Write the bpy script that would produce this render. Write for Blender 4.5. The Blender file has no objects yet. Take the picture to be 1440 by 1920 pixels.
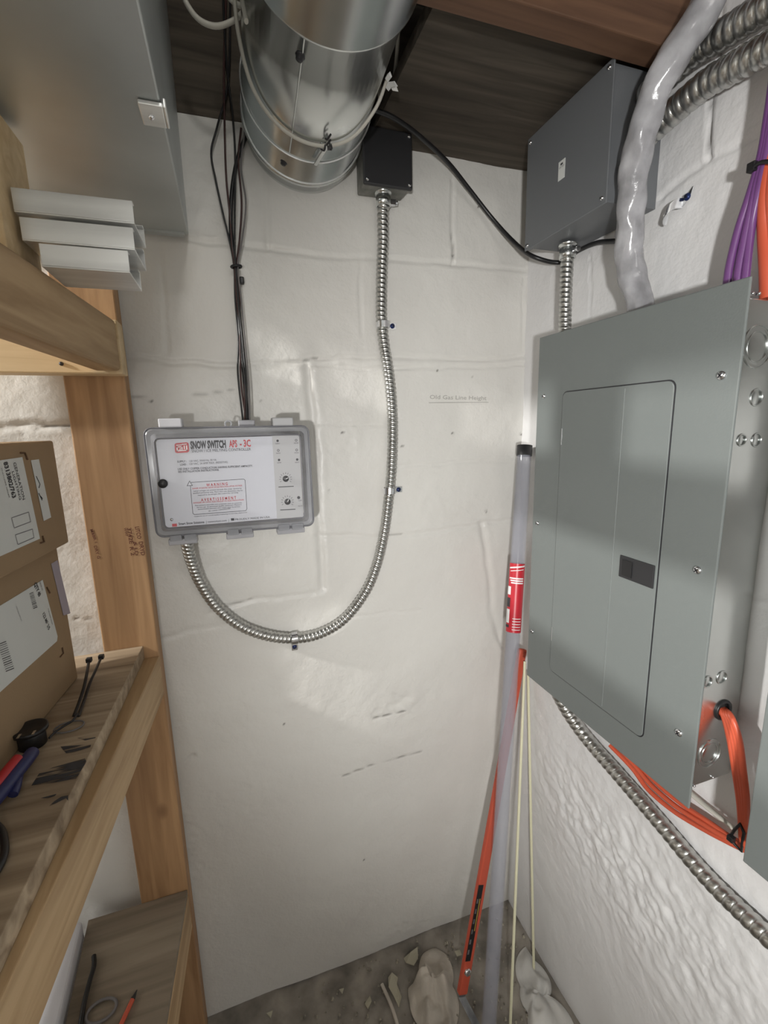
import bpy, math, random
import numpy as np
from mathutils import Vector, Matrix

S = bpy.context.scene
COL = S.collection
random.seed(4)

# ------------------------------------------------------------------ camera
CAM = np.array([0.0, -0.922, 1.345])
YAW, PITCH, ROLL, FPX = 0.3159, 0.18802, -0.02373, 856.58
_f = np.array([math.sin(YAW)*math.cos(PITCH), math.cos(YAW)*math.cos(PITCH), -math.sin(PITCH)])
_r0 = np.cross(_f, [0, 0, 1]); _r0 /= np.linalg.norm(_r0); _u0 = np.cross(_r0, _f)
_r = _r0*math.cos(ROLL) + _u0*math.sin(ROLL)
_u = -_r0*math.sin(ROLL) + _u0*math.cos(ROLL)
cd = bpy.data.cameras.new('camera')
cam = bpy.data.objects.new('camera', cd); COL.objects.link(cam)
cam.matrix_world = Matrix(((_r[0], _u[0], -_f[0], CAM[0]), (_r[1], _u[1], -_f[1], CAM[1]),
                           (_r[2], _u[2], -_f[2], CAM[2]), (0, 0, 0, 1)))
cd.sensor_fit = 'HORIZONTAL'; cd.sensor_width = 36.0; cd.lens = 36.0*FPX/1440.0
cd.clip_start = 0.01
S.camera = cam

# ------------------------------------------------------------------ world, lights, exposure
S.view_settings.view_transform = 'Standard'
S.view_settings.look = 'None'
S.view_settings.gamma = 1.0
S.view_settings.exposure = -0.1
w = bpy.data.worlds.new('world'); S.world = w; w.use_nodes = True
w.node_tree.nodes['Background'].inputs[0].default_value = (0.9, 0.92, 1, 1)
w.node_tree.nodes['Background'].inputs[1].default_value = 0.05


def lamp(name, kind, loc, power, size, color=(1, 0.97, 0.92), target=None):
    l = bpy.data.lights.new(name, kind); l.energy = power; l.color = color
    if kind == 'AREA':
        l.shape = 'DISK'; l.size = size
    else:
        l.shadow_soft_size = size
    o = bpy.data.objects.new(name, l); COL.objects.link(o); o.location = loc
    if target is not None:
        o.rotation_euler = (Vector(target)-Vector(loc)).to_track_quat('-Z', 'Y').to_euler()
    return o


wl = lamp('work_light', 'SPOT', (-0.27, -1.50, 1.20), 72.0, 0.03, (1.0, 0.99, 0.97), (0.645, -0.50, 1.10))
wl.data.spot_size = math.radians(84); wl.data.spot_blend = 0.85
lamp('ceiling_bulb_light', 'POINT', (0.03, -0.98, 1.99), 4.5, 0.035, (1.0, 0.97, 0.91))
lamp('left_room_bulb_light', 'POINT', (-1.50, -0.29, 1.93), 135.0, 0.035, (1.0, 0.98, 0.94))
lamp('far_fill_light', 'AREA', (0.1, -2.30, 2.00), 5.0, 0.5, (1.0, 0.975, 0.94), (0.3, 0, 0.8))  # soft fill added behind the camera, no visible fixture

# ------------------------------------------------------------------ pixel-ray helpers (measuring on real planes)


def ray(px, py):
    return _r*(px-720)/FPX - _u*(py-960)/FPX + _f


def at(px, py, ax, val):
    d = ray(px, py); return CAM + (val-CAM[ax])/d[ax]*d


def on_plane(px, py, p0, n):
    d = ray(px, py); n = np.array(n, float)
    return CAM + (np.dot(np.array(p0)-CAM, n)/np.dot(d, n))*d


# ------------------------------------------------------------------ materials
def mat(name, color, rough=0.5, metal=0.0, bump=None, vary=None, alpha=1.0, spec=0.5, coat=0.0):
    """bump=(scale,strength,stretch) vary=(scale,amount,stretch) in object coordinates"""
    m = bpy.data.materials.new(name); m.use_nodes = True
    nt = m.node_tree; b = nt.nodes['Principled BSDF']
    b.inputs['Base Color'].default_value = (*color, 1)
    b.inputs['Roughness'].default_value = rough
    b.inputs['Metallic'].default_value = metal
    b.inputs['Alpha'].default_value = alpha
    b.inputs['Specular IOR Level'].default_value = spec
    b.inputs['Coat Weight'].default_value = coat
    tc = nt.nodes.new('ShaderNodeTexCoord')

    def noise(scale, stretch, detail=6):
        mp = nt.nodes.new('ShaderNodeMapping'); mp.inputs['Scale'].default_value = stretch
        nt.links.new(tc.outputs['Object'], mp.inputs[0])
        n = nt.nodes.new('ShaderNodeTexNoise'); n.inputs['Scale'].default_value = scale
        n.inputs['Detail'].default_value = detail
        nt.links.new(mp.outputs[0], n.inputs['Vector']); return n
    if vary:
        n = noise(vary[0], vary[2] if len(vary) > 2 else (1, 1, 1))
        cr = nt.nodes.new('ShaderNodeValToRGB')
        a = vary[1]
        cr.color_ramp.elements[0].position = 0.3; cr.color_ramp.elements[1].position = 0.7
        cr.color_ramp.elements[0].color = (*[c*(1-a) for c in color], 1)
        cr.color_ramp.elements[1].color = (*[min(1, c*(1+a)) for c in color], 1)
        nt.links.new(n.outputs['Fac'], cr.inputs[0]); nt.links.new(cr.outputs[0], b.inputs['Base Color'])
        if metal > 0.5:
            mr = nt.nodes.new('ShaderNodeMapRange')
            mr.inputs[3].default_value = rough*0.8; mr.inputs[4].default_value = min(1, rough*1.3)
            nt.links.new(n.outputs['Fac'], mr.inputs[0]); nt.links.new(mr.outputs[0], b.inputs['Roughness'])
    if bump:
        n = noise(bump[0], bump[2] if len(bump) > 2 else (1, 1, 1))
        bp = nt.nodes.new('ShaderNodeBump'); bp.inputs['Strength'].default_value = bump[1]
        bp.inputs['Distance'].default_value = 0.002
        nt.links.new(n.outputs['Fac'], bp.inputs['Height']); nt.links.new(bp.outputs[0], b.inputs['Normal'])
    return m


def wood(name, c1, c2, axis, seed=0.0, knots=True, rough=0.6):
    m = bpy.data.materials.new(name); m.use_nodes = True
    nt = m.node_tree; b = nt.nodes['Principled BSDF']; b.inputs['Roughness'].default_value = rough
    tc = nt.nodes.new('ShaderNodeTexCoord')
    mp = nt.nodes.new('ShaderNodeMapping')
    sc = [1, 1, 1]; sc[axis] = 0.07
    mp.inputs['Scale'].default_value = sc; mp.inputs['Location'].default_value = (seed, seed*1.3, seed*.7)
    nt.links.new(tc.outputs['Object'], mp.inputs[0])
    n = nt.nodes.new('ShaderNodeTexNoise'); n.inputs['Scale'].default_value = 55; n.inputs['Detail'].default_value = 8
    n.inputs['Distortion'].default_value = 0.6
    nt.links.new(mp.outputs[0], n.inputs['Vector'])
    cr = nt.nodes.new('ShaderNodeValToRGB')
    cr.color_ramp.elements[0].position = 0.32; cr.color_ramp.elements[1].position = 0.66
    cr.color_ramp.elements[0].color = (*c1, 1); cr.color_ramp.elements[1].color = (*c2, 1)
    nt.links.new(n.outputs['Fac'], cr.inputs[0])
    last = cr.outputs[0]
    # broad tone changes
    n2 = nt.nodes.new('ShaderNodeTexNoise'); n2.inputs['Scale'].default_value = 9
    nt.links.new(mp.outputs[0], n2.inputs['Vector'])
    mx = nt.nodes.new('ShaderNodeMix'); mx.data_type = 'RGBA'; mx.blend_type = 'MULTIPLY'
    mx.inputs[0].default_value = 0.5
    cr2 = nt.nodes.new('ShaderNodeValToRGB')
    cr2.color_ramp.elements[0].color = (0.55, 0.5, 0.45, 1); cr2.color_ramp.elements[0].position = 0.35
    cr2.color_ramp.elements[1].color = (1, 1, 1, 1); cr2.color_ramp.elements[1].position = 0.6
    nt.links.new(n2.outputs['Fac'], cr2.inputs[0])
    nt.links.new(last, mx.inputs[6]); nt.links.new(cr2.outputs[0], mx.inputs[7]); last = mx.outputs[2]
    if knots:
        mk = nt.nodes.new('ShaderNodeMapping'); s2 = [1, 1, 1]; s2[axis] = 0.55
        mk.inputs['Scale'].default_value = s2; mk.inputs['Location'].default_value = (seed*2, seed, seed)
        nt.links.new(tc.outputs['Object'], mk.inputs[0])
        v = nt.nodes.new('ShaderNodeTexVoronoi'); v.inputs['Scale'].default_value = 7
        nt.links.new(mk.outputs[0], v.inputs['Vector'])
        ck = nt.nodes.new('ShaderNodeValToRGB')
        ck.color_ramp.elements[0].color = (0.25, 0.14, 0.08, 1); ck.color_ramp.elements[0].position = 0.03
        ck.color_ramp.elements[1].color = (1, 1, 1, 1); ck.color_ramp.elements[1].position = 0.10
        nt.links.new(v.outputs['Distance'], ck.inputs[0])
        m3 = nt.nodes.new('ShaderNodeMix'); m3.data_type = 'RGBA'; m3.blend_type = 'MULTIPLY'
        m3.inputs[0].default_value = 0.8
        nt.links.new(last, m3.inputs[6]); nt.links.new(ck.outputs[0], m3.inputs[7]); last = m3.outputs[2]
    nt.links.new(last, b.inputs['Base Color'])
    bp = nt.nodes.new('ShaderNodeBump'); bp.inputs['Strength'].default_value = 0.25
    bp.inputs['Distance'].default_value = 0.001
    nt.links.new(n.outputs['Fac'], bp.inputs['Height']); nt.links.new(bp.outputs[0], b.inputs['Normal'])
    return m


def wall_mat(name, color):
    """painted masonry: the mesh carries the relief; attribute 'crack' darkens the cracks and small specks"""
    m = mat(name, color, 0.38, 0, bump=(170, 0.35), spec=0.45)
    nt = m.node_tree; b = nt.nodes['Principled BSDF']
    a = nt.nodes.new('ShaderNodeAttribute'); a.attribute_name = 'crack'
    n = nt.nodes.new('ShaderNodeTexNoise'); n.inputs['Scale'].default_value = 3.0
    tc = nt.nodes.new('ShaderNodeTexCoord'); nt.links.new(tc.outputs['Object'], n.inputs['Vector'])
    cr = nt.nodes.new('ShaderNodeValToRGB')
    cr.color_ramp.elements[0].position = 0.35; cr.color_ramp.elements[1].position = 0.65
    cr.color_ramp.elements[0].color = (color[0]*.93, color[1]*.92, color[2]*.92, 1)
    cr.color_ramp.elements[1].color = (*color, 1)
    nt.links.new(n.outputs['Fac'], cr.inputs[0])
    mx = nt.nodes.new('ShaderNodeMix'); mx.data_type = 'RGBA'
    nt.links.new(a.outputs['Fac'], mx.inputs[0]); nt.links.new(cr.outputs[0], mx.inputs[6])
    mx.inputs[7].default_value = (0.09, 0.08, 0.07, 1)
    nt.links.new(mx.outputs[2], b.inputs['Base Color'])
    return m


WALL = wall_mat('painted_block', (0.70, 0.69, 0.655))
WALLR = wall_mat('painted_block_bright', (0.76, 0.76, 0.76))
PLAINW = mat('painted_wall', (0.55, 0.54, 0.52), 0.6)
CONC = mat('dirty_concrete', (0.27, 0.245, 0.21), 0.85, bump=(60, 0.8), vary=(14, 0.5))
DARKWOOD = wood('old_plank', (0.045, 0.036, 0.026), (0.10, 0.082, 0.062), 0, 2.0, False, 0.85)
BROWNW = wood('brown_joist', (0.10, 0.05, 0.028), (0.17, 0.09, 0.05), 0, 3.0, False, 0.7)
SUBFL = mat('dark_subfloor', (0.03, 0.026, 0.02), 0.9, vary=(12, 0.4))
PINE_Z = wood('pine_post', (0.34, 0.19, 0.09), (0.52, 0.32, 0.165), 2, 1.0)
PINE_Y = wood('pine_rail', (0.40, 0.26, 0.13), (0.58, 0.41, 0.23), 1, 5.0)
PINE_X = wood('pine_cross_rail', (0.60, 0.43, 0.23), (0.76, 0.59, 0.36), 0, 7.0)
PLY = wood('plywood', (0.24, 0.175, 0.11), (0.47, 0.37, 0.255), 0, 9.0, False, 0.7)
PLYD = wood('dusty_plywood', (0.22, 0.18, 0.13), (0.32, 0.265, 0.20), 0, 4.0, False, 0.8)
GALV = mat('galvanised_steel', (0.66, 0.68, 0.67), 0.24, 1.0, vary=(9, 0.12))
GALVD = mat('galvanised_sheet', (0.52, 0.55, 0.55), 0.40, 0.75, vary=(5, 0.15))
GALVB = mat('bright_galvanised', (0.80, 0.81, 0.80), 0.38, 0.75, vary=(30, 0.2, (.1, 1, 1)))
FLEX = mat('flexible_steel', (0.52, 0.52, 0.50), 0.30, 1.0, vary=(80, 0.15))
SCREW = mat('zinc_screw', (0.75, 0.76, 0.78), 0.2, 1.0)
DARKM = mat('dark_metal', (0.05, 0.05, 0.055), 0.4, 0.6)
PANEL = mat('grey_enamel', (0.170, 0.188, 0.184), 0.36, 0, bump=(400, 0.08))
BOXG = mat('grey_box_enamel', (0.135, 0.143, 0.152), 0.42, 0, bump=(400, 0.08))
JBG = mat('cast_grey', (0.22, 0.22, 0.20), 0.5, 0.6, vary=(60, 0.3), bump=(200, .5))
BLACK = mat('black_plastic', (0.012, 0.012, 0.013), 0.4)
BLKC = mat('black_cover', (0.02, 0.02, 0.022), 0.5)
CARD = mat('cardboard', (0.30, 0.205, 0.115), 0.8, vary=(6, 0.06), bump=(300, .1))
CARDD = mat('cardboard_mark', (0.12, 0.06, 0.03), 0.8)
PAPER = mat('white_paper', (0.62, 0.64, 0.62), 0.6)
INK = mat('black_ink', (0.03, 0.03, 0.035), 0.6)
INKG = mat('grey_ink', (0.2, 0.2, 0.21), 0.6)
REDINK = mat('red_ink', (0.5, 0.03, 0.04), 0.5)
WHITEINK = mat('white_ink', (0.8, 0.8, 0.8), 0.5)
STAMP = mat('brown_stamp_ink', (0.14, 0.045, 0.025), 0.7)
PENCIL = mat('pencil_line', (0.36, 0.35, 0.33), 0.7)
LABEL = mat('satin_silver_label', (0.52, 0.53, 0.58), 0.5, 0.1)
LABELG = mat('grey_label_strip', (0.42, 0.42, 0.43), 0.5, 0.1)
PURPT = mat('purple_tape', (0.36, 0.33, 0.39), 0.5)
WIREW = mat('white_cable_jacket', (0.55, 0.53, 0.47), 0.5)
TIEW = mat('white_nylon', (0.7, 0.7, 0.68), 0.4)
ORANGE = mat('orange_cable_jacket', (0.56, 0.095, 0.045), 0.38)
PURPLE = mat('purple_cable_jacket', (0.15, 0.055, 0.19), 0.3)
REDB = mat('orange_red_paint', (0.52, 0.085, 0.045), 0.4)
STEEL = mat('worn_steel', (0.35, 0.36, 0.37), 0.4, 0.9, vary=(40, .3))
REDL = mat('red_sleeve', (0.5, 0.02, 0.035), 0.35)
ROD = mat('pale_yellow_rod', (0.72, 0.70, 0.50), 0.35)
CLOTH = mat('dirty_white_cloth', (0.55, 0.50, 0.43), 0.9, vary=(12, 0.2), bump=(150, .6))
SHEET = mat('clear_dust_sheet', (0.6, 0.59, 0.56), 0.45, vary=(9, .15), bump=(70, .6))
WHITEP = mat('white_plastic', (0.62, 0.62, 0.66), 0.4)
BLUEP = mat('blue_grip', (0.02, 0.025, 0.10), 0.4)
REDP = mat('red_grip', (0.45, 0.015, 0.02), 0.4)
CHIP = mat('peeled_paint', (0.45, 0.42, 0.32), 0.8)
BLUESC = mat('blue_screw', (0.015, 0.03, 0.12), 0.35, 0.5)
COPPERW = mat('brown_wire', (0.05, 0.02, 0.018), 0.45)
GREYW = mat('grey_wire', (0.16, 0.15, 0.15), 0.5)


def clear(name, color, alpha, rough=0.12):
    m = mat(name, color, rough, alpha=alpha, spec=0.6)
    return m


CLEARW = clear('clear_wall_plastic', (0.42, 0.43, 0.46), 0.50, 0.12)
CLEARF = clear('clear_front_plastic', (0.6, 0.6, 0.65), 0.07, 0.22)
SMOKE = clear('translucent_base_plastic', (0.42, 0.42, 0.45), 0.80, 0.25)
SLEEVE = mat('translucent_grey_sleeve', (0.40, 0.40, 0.42), 0.2, alpha=0.82, spec=0.6, vary=(28, .35), bump=(35, .8))
TUBEC = clear('clear_tube_plastic', (0.42, 0.43, 0.49), 0.26, 0.08)
TIP = mat('tip_ink', (0.02, 0.02, 0.02), 0.5)


# ------------------------------------------------------------------ mesh helpers
class MB:
    def __init__(s): s.v = []; s.f = []; s.m = []; s.sm = []

    def add(s, vs, fs, mi=0, smooth=False):
        o = len(s.v); s.v += [tuple(float(c) for c in p) for p in vs]
        s.f += [tuple(i+o for i in f) for f in fs]; s.m += [mi]*len(fs); s.sm += [smooth]*len(fs)
        return s

    def box(s, a, b, mi=0):
        x0, y0, z0 = [min(a[i], b[i]) for i in range(3)]; x1, y1, z1 = [max(a[i], b[i]) for i in range(3)]
        return s.add([(x0, y0, z0), (x1, y0, z0), (x1, y1, z0), (x0, y1, z0), (x0, y0, z1), (x1, y0, z1), (x1, y1, z1), (x0, y1, z1)],
                     [(0, 3, 2, 1), (4, 5, 6, 7), (0, 1, 5, 4), (1, 2, 6, 5), (2, 3, 7, 6), (3, 0, 4, 7)], mi)

    def hexa(s, bot, top, mi=0):
        """bot, top: four points each, same winding"""
        return s.add(list(bot)+list(top), [(3, 2, 1, 0), (4, 5, 6, 7), (0, 1, 5, 4), (1, 2, 6, 5), (2, 3, 7, 6), (3, 0, 4, 7)], mi)

    def prism(s, pts, off, mi=0):
        """polygon pts extruded by vector off"""
        n = len(pts); off = np.array(off)
        q = [np.array(p)+off for p in pts]
        return s.add(list(pts)+q, [tuple(range(n))[::-1], tuple(range(n, 2*n))] +
                     [(i, (i+1) % n, n+(i+1) % n, n+i) for i in range(n)], mi)

    def cyl(s, a, b, r, r2=None, n=20, mi=0, caps=True):
        a = np.array(a, float); b = np.array(b, float); r2 = r if r2 is None else r2
        d = (b-a)/np.linalg.norm(b-a); e = np.array([0, 0, 1.]) if abs(d[2]) < .9 else np.array([1., 0, 0])
        u = np.cross(d, e); u /= np.linalg.norm(u); v = np.cross(d, u)
        vs = []
        for p, rr in ((a, r), (b, r2)):
            vs += [p+rr*(math.cos(2*math.pi*i/n)*u+math.sin(2*math.pi*i/n)*v) for i in range(n)]
        s.add(vs, [(i, n+i, n+(i+1) % n, (i+1) % n) for i in range(n)], mi, True)
        if caps:
            s.add(vs[:n], [tuple(range(n))], mi); s.add(vs[n:], [tuple(range(n))[::-1]], mi)
        return s

    def lathe(s, a, d, prof, n=28, mi=0):
        """prof: list of (dist along d, radius)"""
        a = np.array(a, float); d = np.array(d, float); d /= np.linalg.norm(d)
        e = np.array([0, 0, 1.]) if abs(d[2]) < .9 else np.array([1., 0, 0])
        u = np.cross(d, e); u /= np.linalg.norm(u); v = np.cross(d, u)
        vs = []; fs = []
        for (t, r) in prof:
            vs += [a+d*t+r*(math.cos(2*math.pi*i/n)*u+math.sin(2*math.pi*i/n)*v) for i in range(n)]
        for k in range(len(prof)-1):
            fs += [(k*n+i, (k+1)*n+i, (k+1)*n+(i+1) % n, k*n+(i+1) % n) for i in range(n)]
        return s.add(vs, fs, mi, True)

    def tube(s, path, r, n=10, mi=0, caps=True, rfun=None, flat=1.0):
        P = np.array(path, float); N = len(P)
        T = np.gradient(P, axis=0); T /= np.linalg.norm(T, axis=1)[:, None]
        seg = np.r_[0, np.cumsum(np.linalg.norm(np.diff(P, axis=0), axis=1))]
        e = np.array([0, 0, 1.]) if abs(T[0][2]) < .9 else np.array([1., 0, 0])
        u = np.cross(T[0], e); u /= np.linalg.norm(u)
        vs = []; th = np.arange(n)*2*math.pi/n
        for k in range(N):
            u = u - T[k]*np.dot(u, T[k]); u /= np.linalg.norm(u); v = np.cross(T[k], u)
            rr = (r if rfun is None else rfun(seg[k], th))*np.ones(n)
            vs += list(P[k]+rr[:, None]*(np.cos(th)[:, None]*u+flat*np.sin(th)[:, None]*v))
        fs = [(k*n+i, k*n+(i+1) % n, (k+1)*n+(i+1) % n, (k+1)*n+i) for k in range(N-1) for i in range(n)]
        s.add(vs, fs, mi, True)
        if caps:
            s.add(vs[:n], [tuple(range(n))[::-1]], mi); s.add(vs[-n:], [tuple(range(n))], mi)
        return s

    def ring(s, path, r, n=8, mi=0):
        """closed loop tube"""
        P = np.array(path, float); N = len(P)
        T = np.roll(P, -1, 0)-np.roll(P, 1, 0); T /= np.linalg.norm(T, axis=1)[:, None]
        c = P.mean(0); vs = []; th = np.arange(n)*2*math.pi/n
        for k in range(N):
            u = P[k]-c; u -= T[k]*np.dot(u, T[k]); u /= np.linalg.norm(u); v = np.cross(T[k], u)
            vs += list(P[k]+r*(np.cos(th)[:, None]*u+np.sin(th)[:, None]*v))
        fs = [(k*n+i, k*n+(i+1) % n, ((k+1) % N)*n+(i+1) % n, ((k+1) % N)*n+i) for k in range(N) for i in range(n)]
        return s.add(vs, fs, mi, True)

    def text(s, body, p0, p1, h, mi=0, nrm=None, bold=0.0, align_h=True):
        """lettering from p0 to p1 (baseline ends), cap height h, lying in the plane with 'up' = perpendicular"""
        cu = bpy.data.curves.new('t', 'FONT'); cu.body = body; cu.size = 1.0; cu.resolution_u = 2; cu.offset = bold
        o = bpy.data.objects.new('t', cu); COL.objects.link(o)
        dg = bpy.context.evaluated_depsgraph_get(); me = o.evaluated_get(dg).to_mesh()
        co = np.array([v.co[:] for v in me.vertices]).reshape(-1, 3); fs = [tuple(p.vertices) for p in me.polygons]
        o.evaluated_get(dg).to_mesh_clear(); bpy.data.objects.remove(o); bpy.data.curves.remove(cu)
        if len(co) == 0: return s
        x0, x1 = co[:, 0].min(), co[:, 0].max()
        p0 = np.array(p0, float); p1 = np.array(p1, float); d = p1-p0; L = np.linalg.norm(d); d /= L
        up = np.cross(np.array(nrm, float), d); up /= np.linalg.norm(up)
        vs = p0+((co[:, 0]-x0)/(x1-x0)*L)[:, None]*d+(co[:, 1]/0.70*h)[:, None]*up
        return s.add(list(vs), fs, mi)

    def build(s, name, mats, parent=None, bevel=0.0, seg=2, label=None, auto=False):
        me = bpy.data.meshes.new(name); me.from_pydata(s.v, [], s.f)
        mats = mats if isinstance(mats, (list, tuple)) else [mats]
        for m in mats: me.materials.append(m)
        me.polygons.foreach_set('material_index', s.m); me.polygons.foreach_set('use_smooth', s.sm)
        me.update()
        o = bpy.data.objects.new(name, me); COL.objects.link(o)
        if parent is not None:
            o.parent = parent
            if parent.type == 'EMPTY': o.location = -Vector(parent.location)
        if bevel > 0:
            b = o.modifiers.new('bevel', 'BEVEL'); b.width = bevel; b.segments = seg; b.limit_method = 'ANGLE'
            b.angle_limit = math.radians(50)
        if label: o['label'] = label
        return o


def tag(o, label, cat, group=None):
    o['label'] = label; o['category'] = cat
    if group: o['group'] = group
    return o


def thing(name, loc, label, cat, group=None):
    o = bpy.data.objects.new(name, None); COL.objects.link(o); o.location = [float(c) for c in loc]
    o.empty_display_size = 0.05
    return tag(o, label, cat, group)


def structure(o): o['kind'] = 'structure'; return o


def smooth(pts, step=0.004):
    """Catmull-Rom through points, resampled at an even step"""
    P = np.array(pts, float); P = np.vstack([2*P[0]-P[1], P, 2*P[-1]-P[-2]])
    out = []
    for i in range(1, len(P)-2):
        t = np.linspace(0, 1, 24, endpoint=False)[:, None]
        a, b, c, d = P[i-1], P[i], P[i+1], P[i+2]
        out.append(0.5*((2*b)+(c-a)*t+(2*a-5*b+4*c-d)*t*t+(3*b-a-3*c+d)*t**3))
    out.append(P[-2][None]); Q = np.vstack(out)
    s = np.r_[0, np.cumsum(np.linalg.norm(np.diff(Q, axis=0), axis=1))]
    n = max(2, int(s[-1]/step)); t = np.linspace(0, s[-1], n+1)
    return np.stack([np.interp(t, s, Q[:, k]) for k in range(3)], 1)


def flex(path, r, pitch, depth, n=18, per=9):
    P = smooth(path, pitch/per)

    def rf(s, th):
        t = np.mod(s/pitch+th/(2*math.pi), 1.0)
        return r-depth+depth*np.sqrt(np.clip(1-(2*t-1)**2, 0, 1))
    return MB().tube(P, r, n=n, rfun=rf)


def rrect(x0, x1, z0, z1, r, n=5):
    out = []
    for cx, cz, a0 in ((x1-r, z1-r, 0), (x0+r, z1-r, 90), (x0+r, z0+r, 180), (x1-r, z0+r, 270)):
        for k in range(n+1):
            a = math.radians(a0+90*k/n); out.append((cx+r*math.cos(a), cz+r*math.sin(a)))
    return out


def noise2(x, y, scale, seed):
    """vectorised smooth value noise"""
    rs = np.random.RandomState(seed); G = rs.rand(256, 256)
    X = x*scale+57.3; Y = y*scale+31.7
    xi = np.floor(X).astype(int); yi = np.floor(Y).astype(int); fx = X-xi; fy = Y-yi
    fx = fx*fx*(3-2*fx); fy = fy*fy*(3-2*fy)
    g = lambda a, b: G[a % 256, b % 256]
    return (g(xi, yi)*(1-fx)+g(xi+1, yi)*fx)*(1-fy)+(g(xi, yi+1)*(1-fx)+g(xi+1, yi+1)*fx)*fy-0.5


def relief_wall(name, A, B, to3, joints, cracks, rough, m, base_amp=1.0):
    """A,B: 1-D coordinate arrays; to3(a,b,h)->xyz; h = height out of the wall"""
    a, b = np.meshgrid(A, B); h = np.zeros_like(a); crack = np.zeros_like(a)
    h += base_amp*(0.006*noise2(a, b, 4, 1)+0.0035*noise2(a, b, 12, 2)+0.0012*noise2(a, b, 40, 3)+0.0006*noise2(a, b, 120, 4))
    wob = 0.006*noise2(a, b, 25, 7); wob2 = 0.006*noise2(a, b, 25, 8)

    def dist(poly, wa, wb):
        d = np.full(a.shape, 9.0)
        for (p, q) in zip(poly[:-1], poly[1:]):
            p = np.array(p); q = np.array(q); v = q-p; L = v@v
            t = np.clip(((a+wa-p[0])*v[0]+(b+wb-p[1])*v[1])/L, 0, 1)
            d = np.minimum(d, np.hypot(a+wa-p[0]-t*v[0], b+wb-p[1]-t*v[1]))
        return d
    for poly, wd, dp in joints:
        d = dist(poly, wob, wob2); g = np.exp(-(d/wd)**2)
        br = 0.55+0.9*noise2(a, b, 14, 11)+.25
        h -= 1.35*dp*g*np.clip(br, 0.2, 1.2)
        h += 0.3*dp*np.exp(-((d-2*wd)/wd)**2)*(0.5+noise2(a, b, 60, 12))
    for poly, wd, dp, tone in cracks:
        d = dist(poly, wob*1.2, wob2*1.2); br = np.clip((noise2(a, b, 45, 21)+.28)*5, 0, 1)
        g = np.exp(-(d/wd)**2)*br; h -= dp*g; crack = np.maximum(crack, tone*np.clip(g*1.4-.2, 0, 1))
    for (ca, cb, ra, rb, amp) in rough:
        g = np.exp(-(((a-ca)/ra)**2+((b-cb)/rb)**2))
        h += amp*g*(0.6*noise2(a+b*.5, b-a*.3, 45, 31)+0.7*noise2(a+b*.6, b*.8, 105, 32)+.3*noise2(a, b, 210, 33))
    vs = to3(a, b, h).reshape(-1, 3); nb, na = a.shape
    idx = np.arange(na*nb).reshape(nb, na)
    F = np.stack([idx[:-1, :-1], idx[:-1, 1:], idx[1:, 1:], idx[1:, :-1]], -1).reshape(-1, 4)
    me = bpy.data.meshes.new(name); me.from_pydata(vs.tolist(), [], F.tolist()); me.materials.append(m)
    me.polygons.foreach_set('use_smooth', [True]*len(F))
    at_ = me.attributes.new('crack', 'FLOAT', 'POINT'); at_.data.foreach_set('value', crack.ravel().astype(np.float32))
    o = bpy.data.objects.new(name, me); COL.objects.link(o); return structure(o)


def bw(*pts):    # back-wall pixel list -> (x,z)
    return [tuple(at(x, y, 1, 0)[[0, 2]]) for x, y in pts]


def rw(*pts):    # right-wall pixel list -> (-y,z)
    return [(-at(x, y, 0, 0.645)[1], at(x, y, 0, 0.645)[2]) for x, y in pts]


# ------------------------------------------------------------------ the room
XR = 0.645; ZC = 1.86
fineX = np.r_[np.linspace(-2.5, -0.42, 90, endpoint=False), np.arange(-0.42, XR+0.006, 0.004)]
J = [
    (bw((200, 425), (280, 443), (480, 461), (600, 478), (665, 482), (760, 489), (850, 497), (985, 508)), .0035, .0030),
    (bw((200, 662), (330, 680), (430, 685), (560, 679), (660, 667), (760, 671), (900, 675), (1000, 668)), .0035, .0032),
    (bw((480, 692), (560, 682), (660, 690), (760, 690), (900, 688), (1000, 684)), .003, .0026),
    (bw((590, 795), (740, 797)), .003, .0016),
    (bw((745, 875), (850, 868), (975, 863)), .003, .0018),
    (bw((590, 1003), (700, 1006), (760, 1003), (850, 990), (975, 972)), .0045, .0022),
    (bw((395, 1152), (420, 1141), (470, 1126), (540, 1118), (600, 1112)), .004, .0025),
    (bw((300, 1200), (350, 1182), (430, 1172)), .005, .002),
    (bw((660, 1158), (720, 1150), (790, 1145)), .003, .0016),
    (bw((0, 802), (50, 796), (140, 799)), .006, .003),
    (bw((499, 300), (501, 462)), .004, .0028),
    (bw((846, 340), (848, 497)), .003, .0030),
    (bw((675, 482), (680, 625)), .003, .0016),
    (bw((300, 440), (308, 600), (314, 660)), .003, .0022),
    (bw((575, 690), (588, 800), (594, 900), (599, 1000), (607, 1105)), .007, .0042),
    (bw((903, 985), (914, 1060), (924, 1150), (945, 1215)), .007, .0038),
    (bw((983, 520), (981, 665)), .003, .002),
    (bw((360, 1420), (330, 1445)), .005, .004),
]
CR = [
    (bw((236, 745), (290, 742), (330, 741), (390, 737), (445, 729)), .0014, .002, .35),
    (bw((565, 679), (595, 671)), .0018, .002, .5),
    (bw((640, 1453), (672, 1441), (700, 1433), (745, 1420), (790, 1409)), .0015, .003, .6),
    (bw((700, 1348), (715, 1343), (740, 1340), (760, 1334)), .0015, .003, .7),
    (bw((845, 425), (848, 485)), .0014, .002, .45),
    (bw((40, 815), (60, 806), (95, 798), (140, 801)), .0016, .003, .45),
    (bw((142, 1163), (165, 1161), (190, 1157)), .0016, .003, .5),
    (bw((400, 1140), (440, 1131), (480, 1122)), .0012, .001, .35),
    (bw((700, 1003), (770, 1000)), .0012, .001, .35),
]
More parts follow.
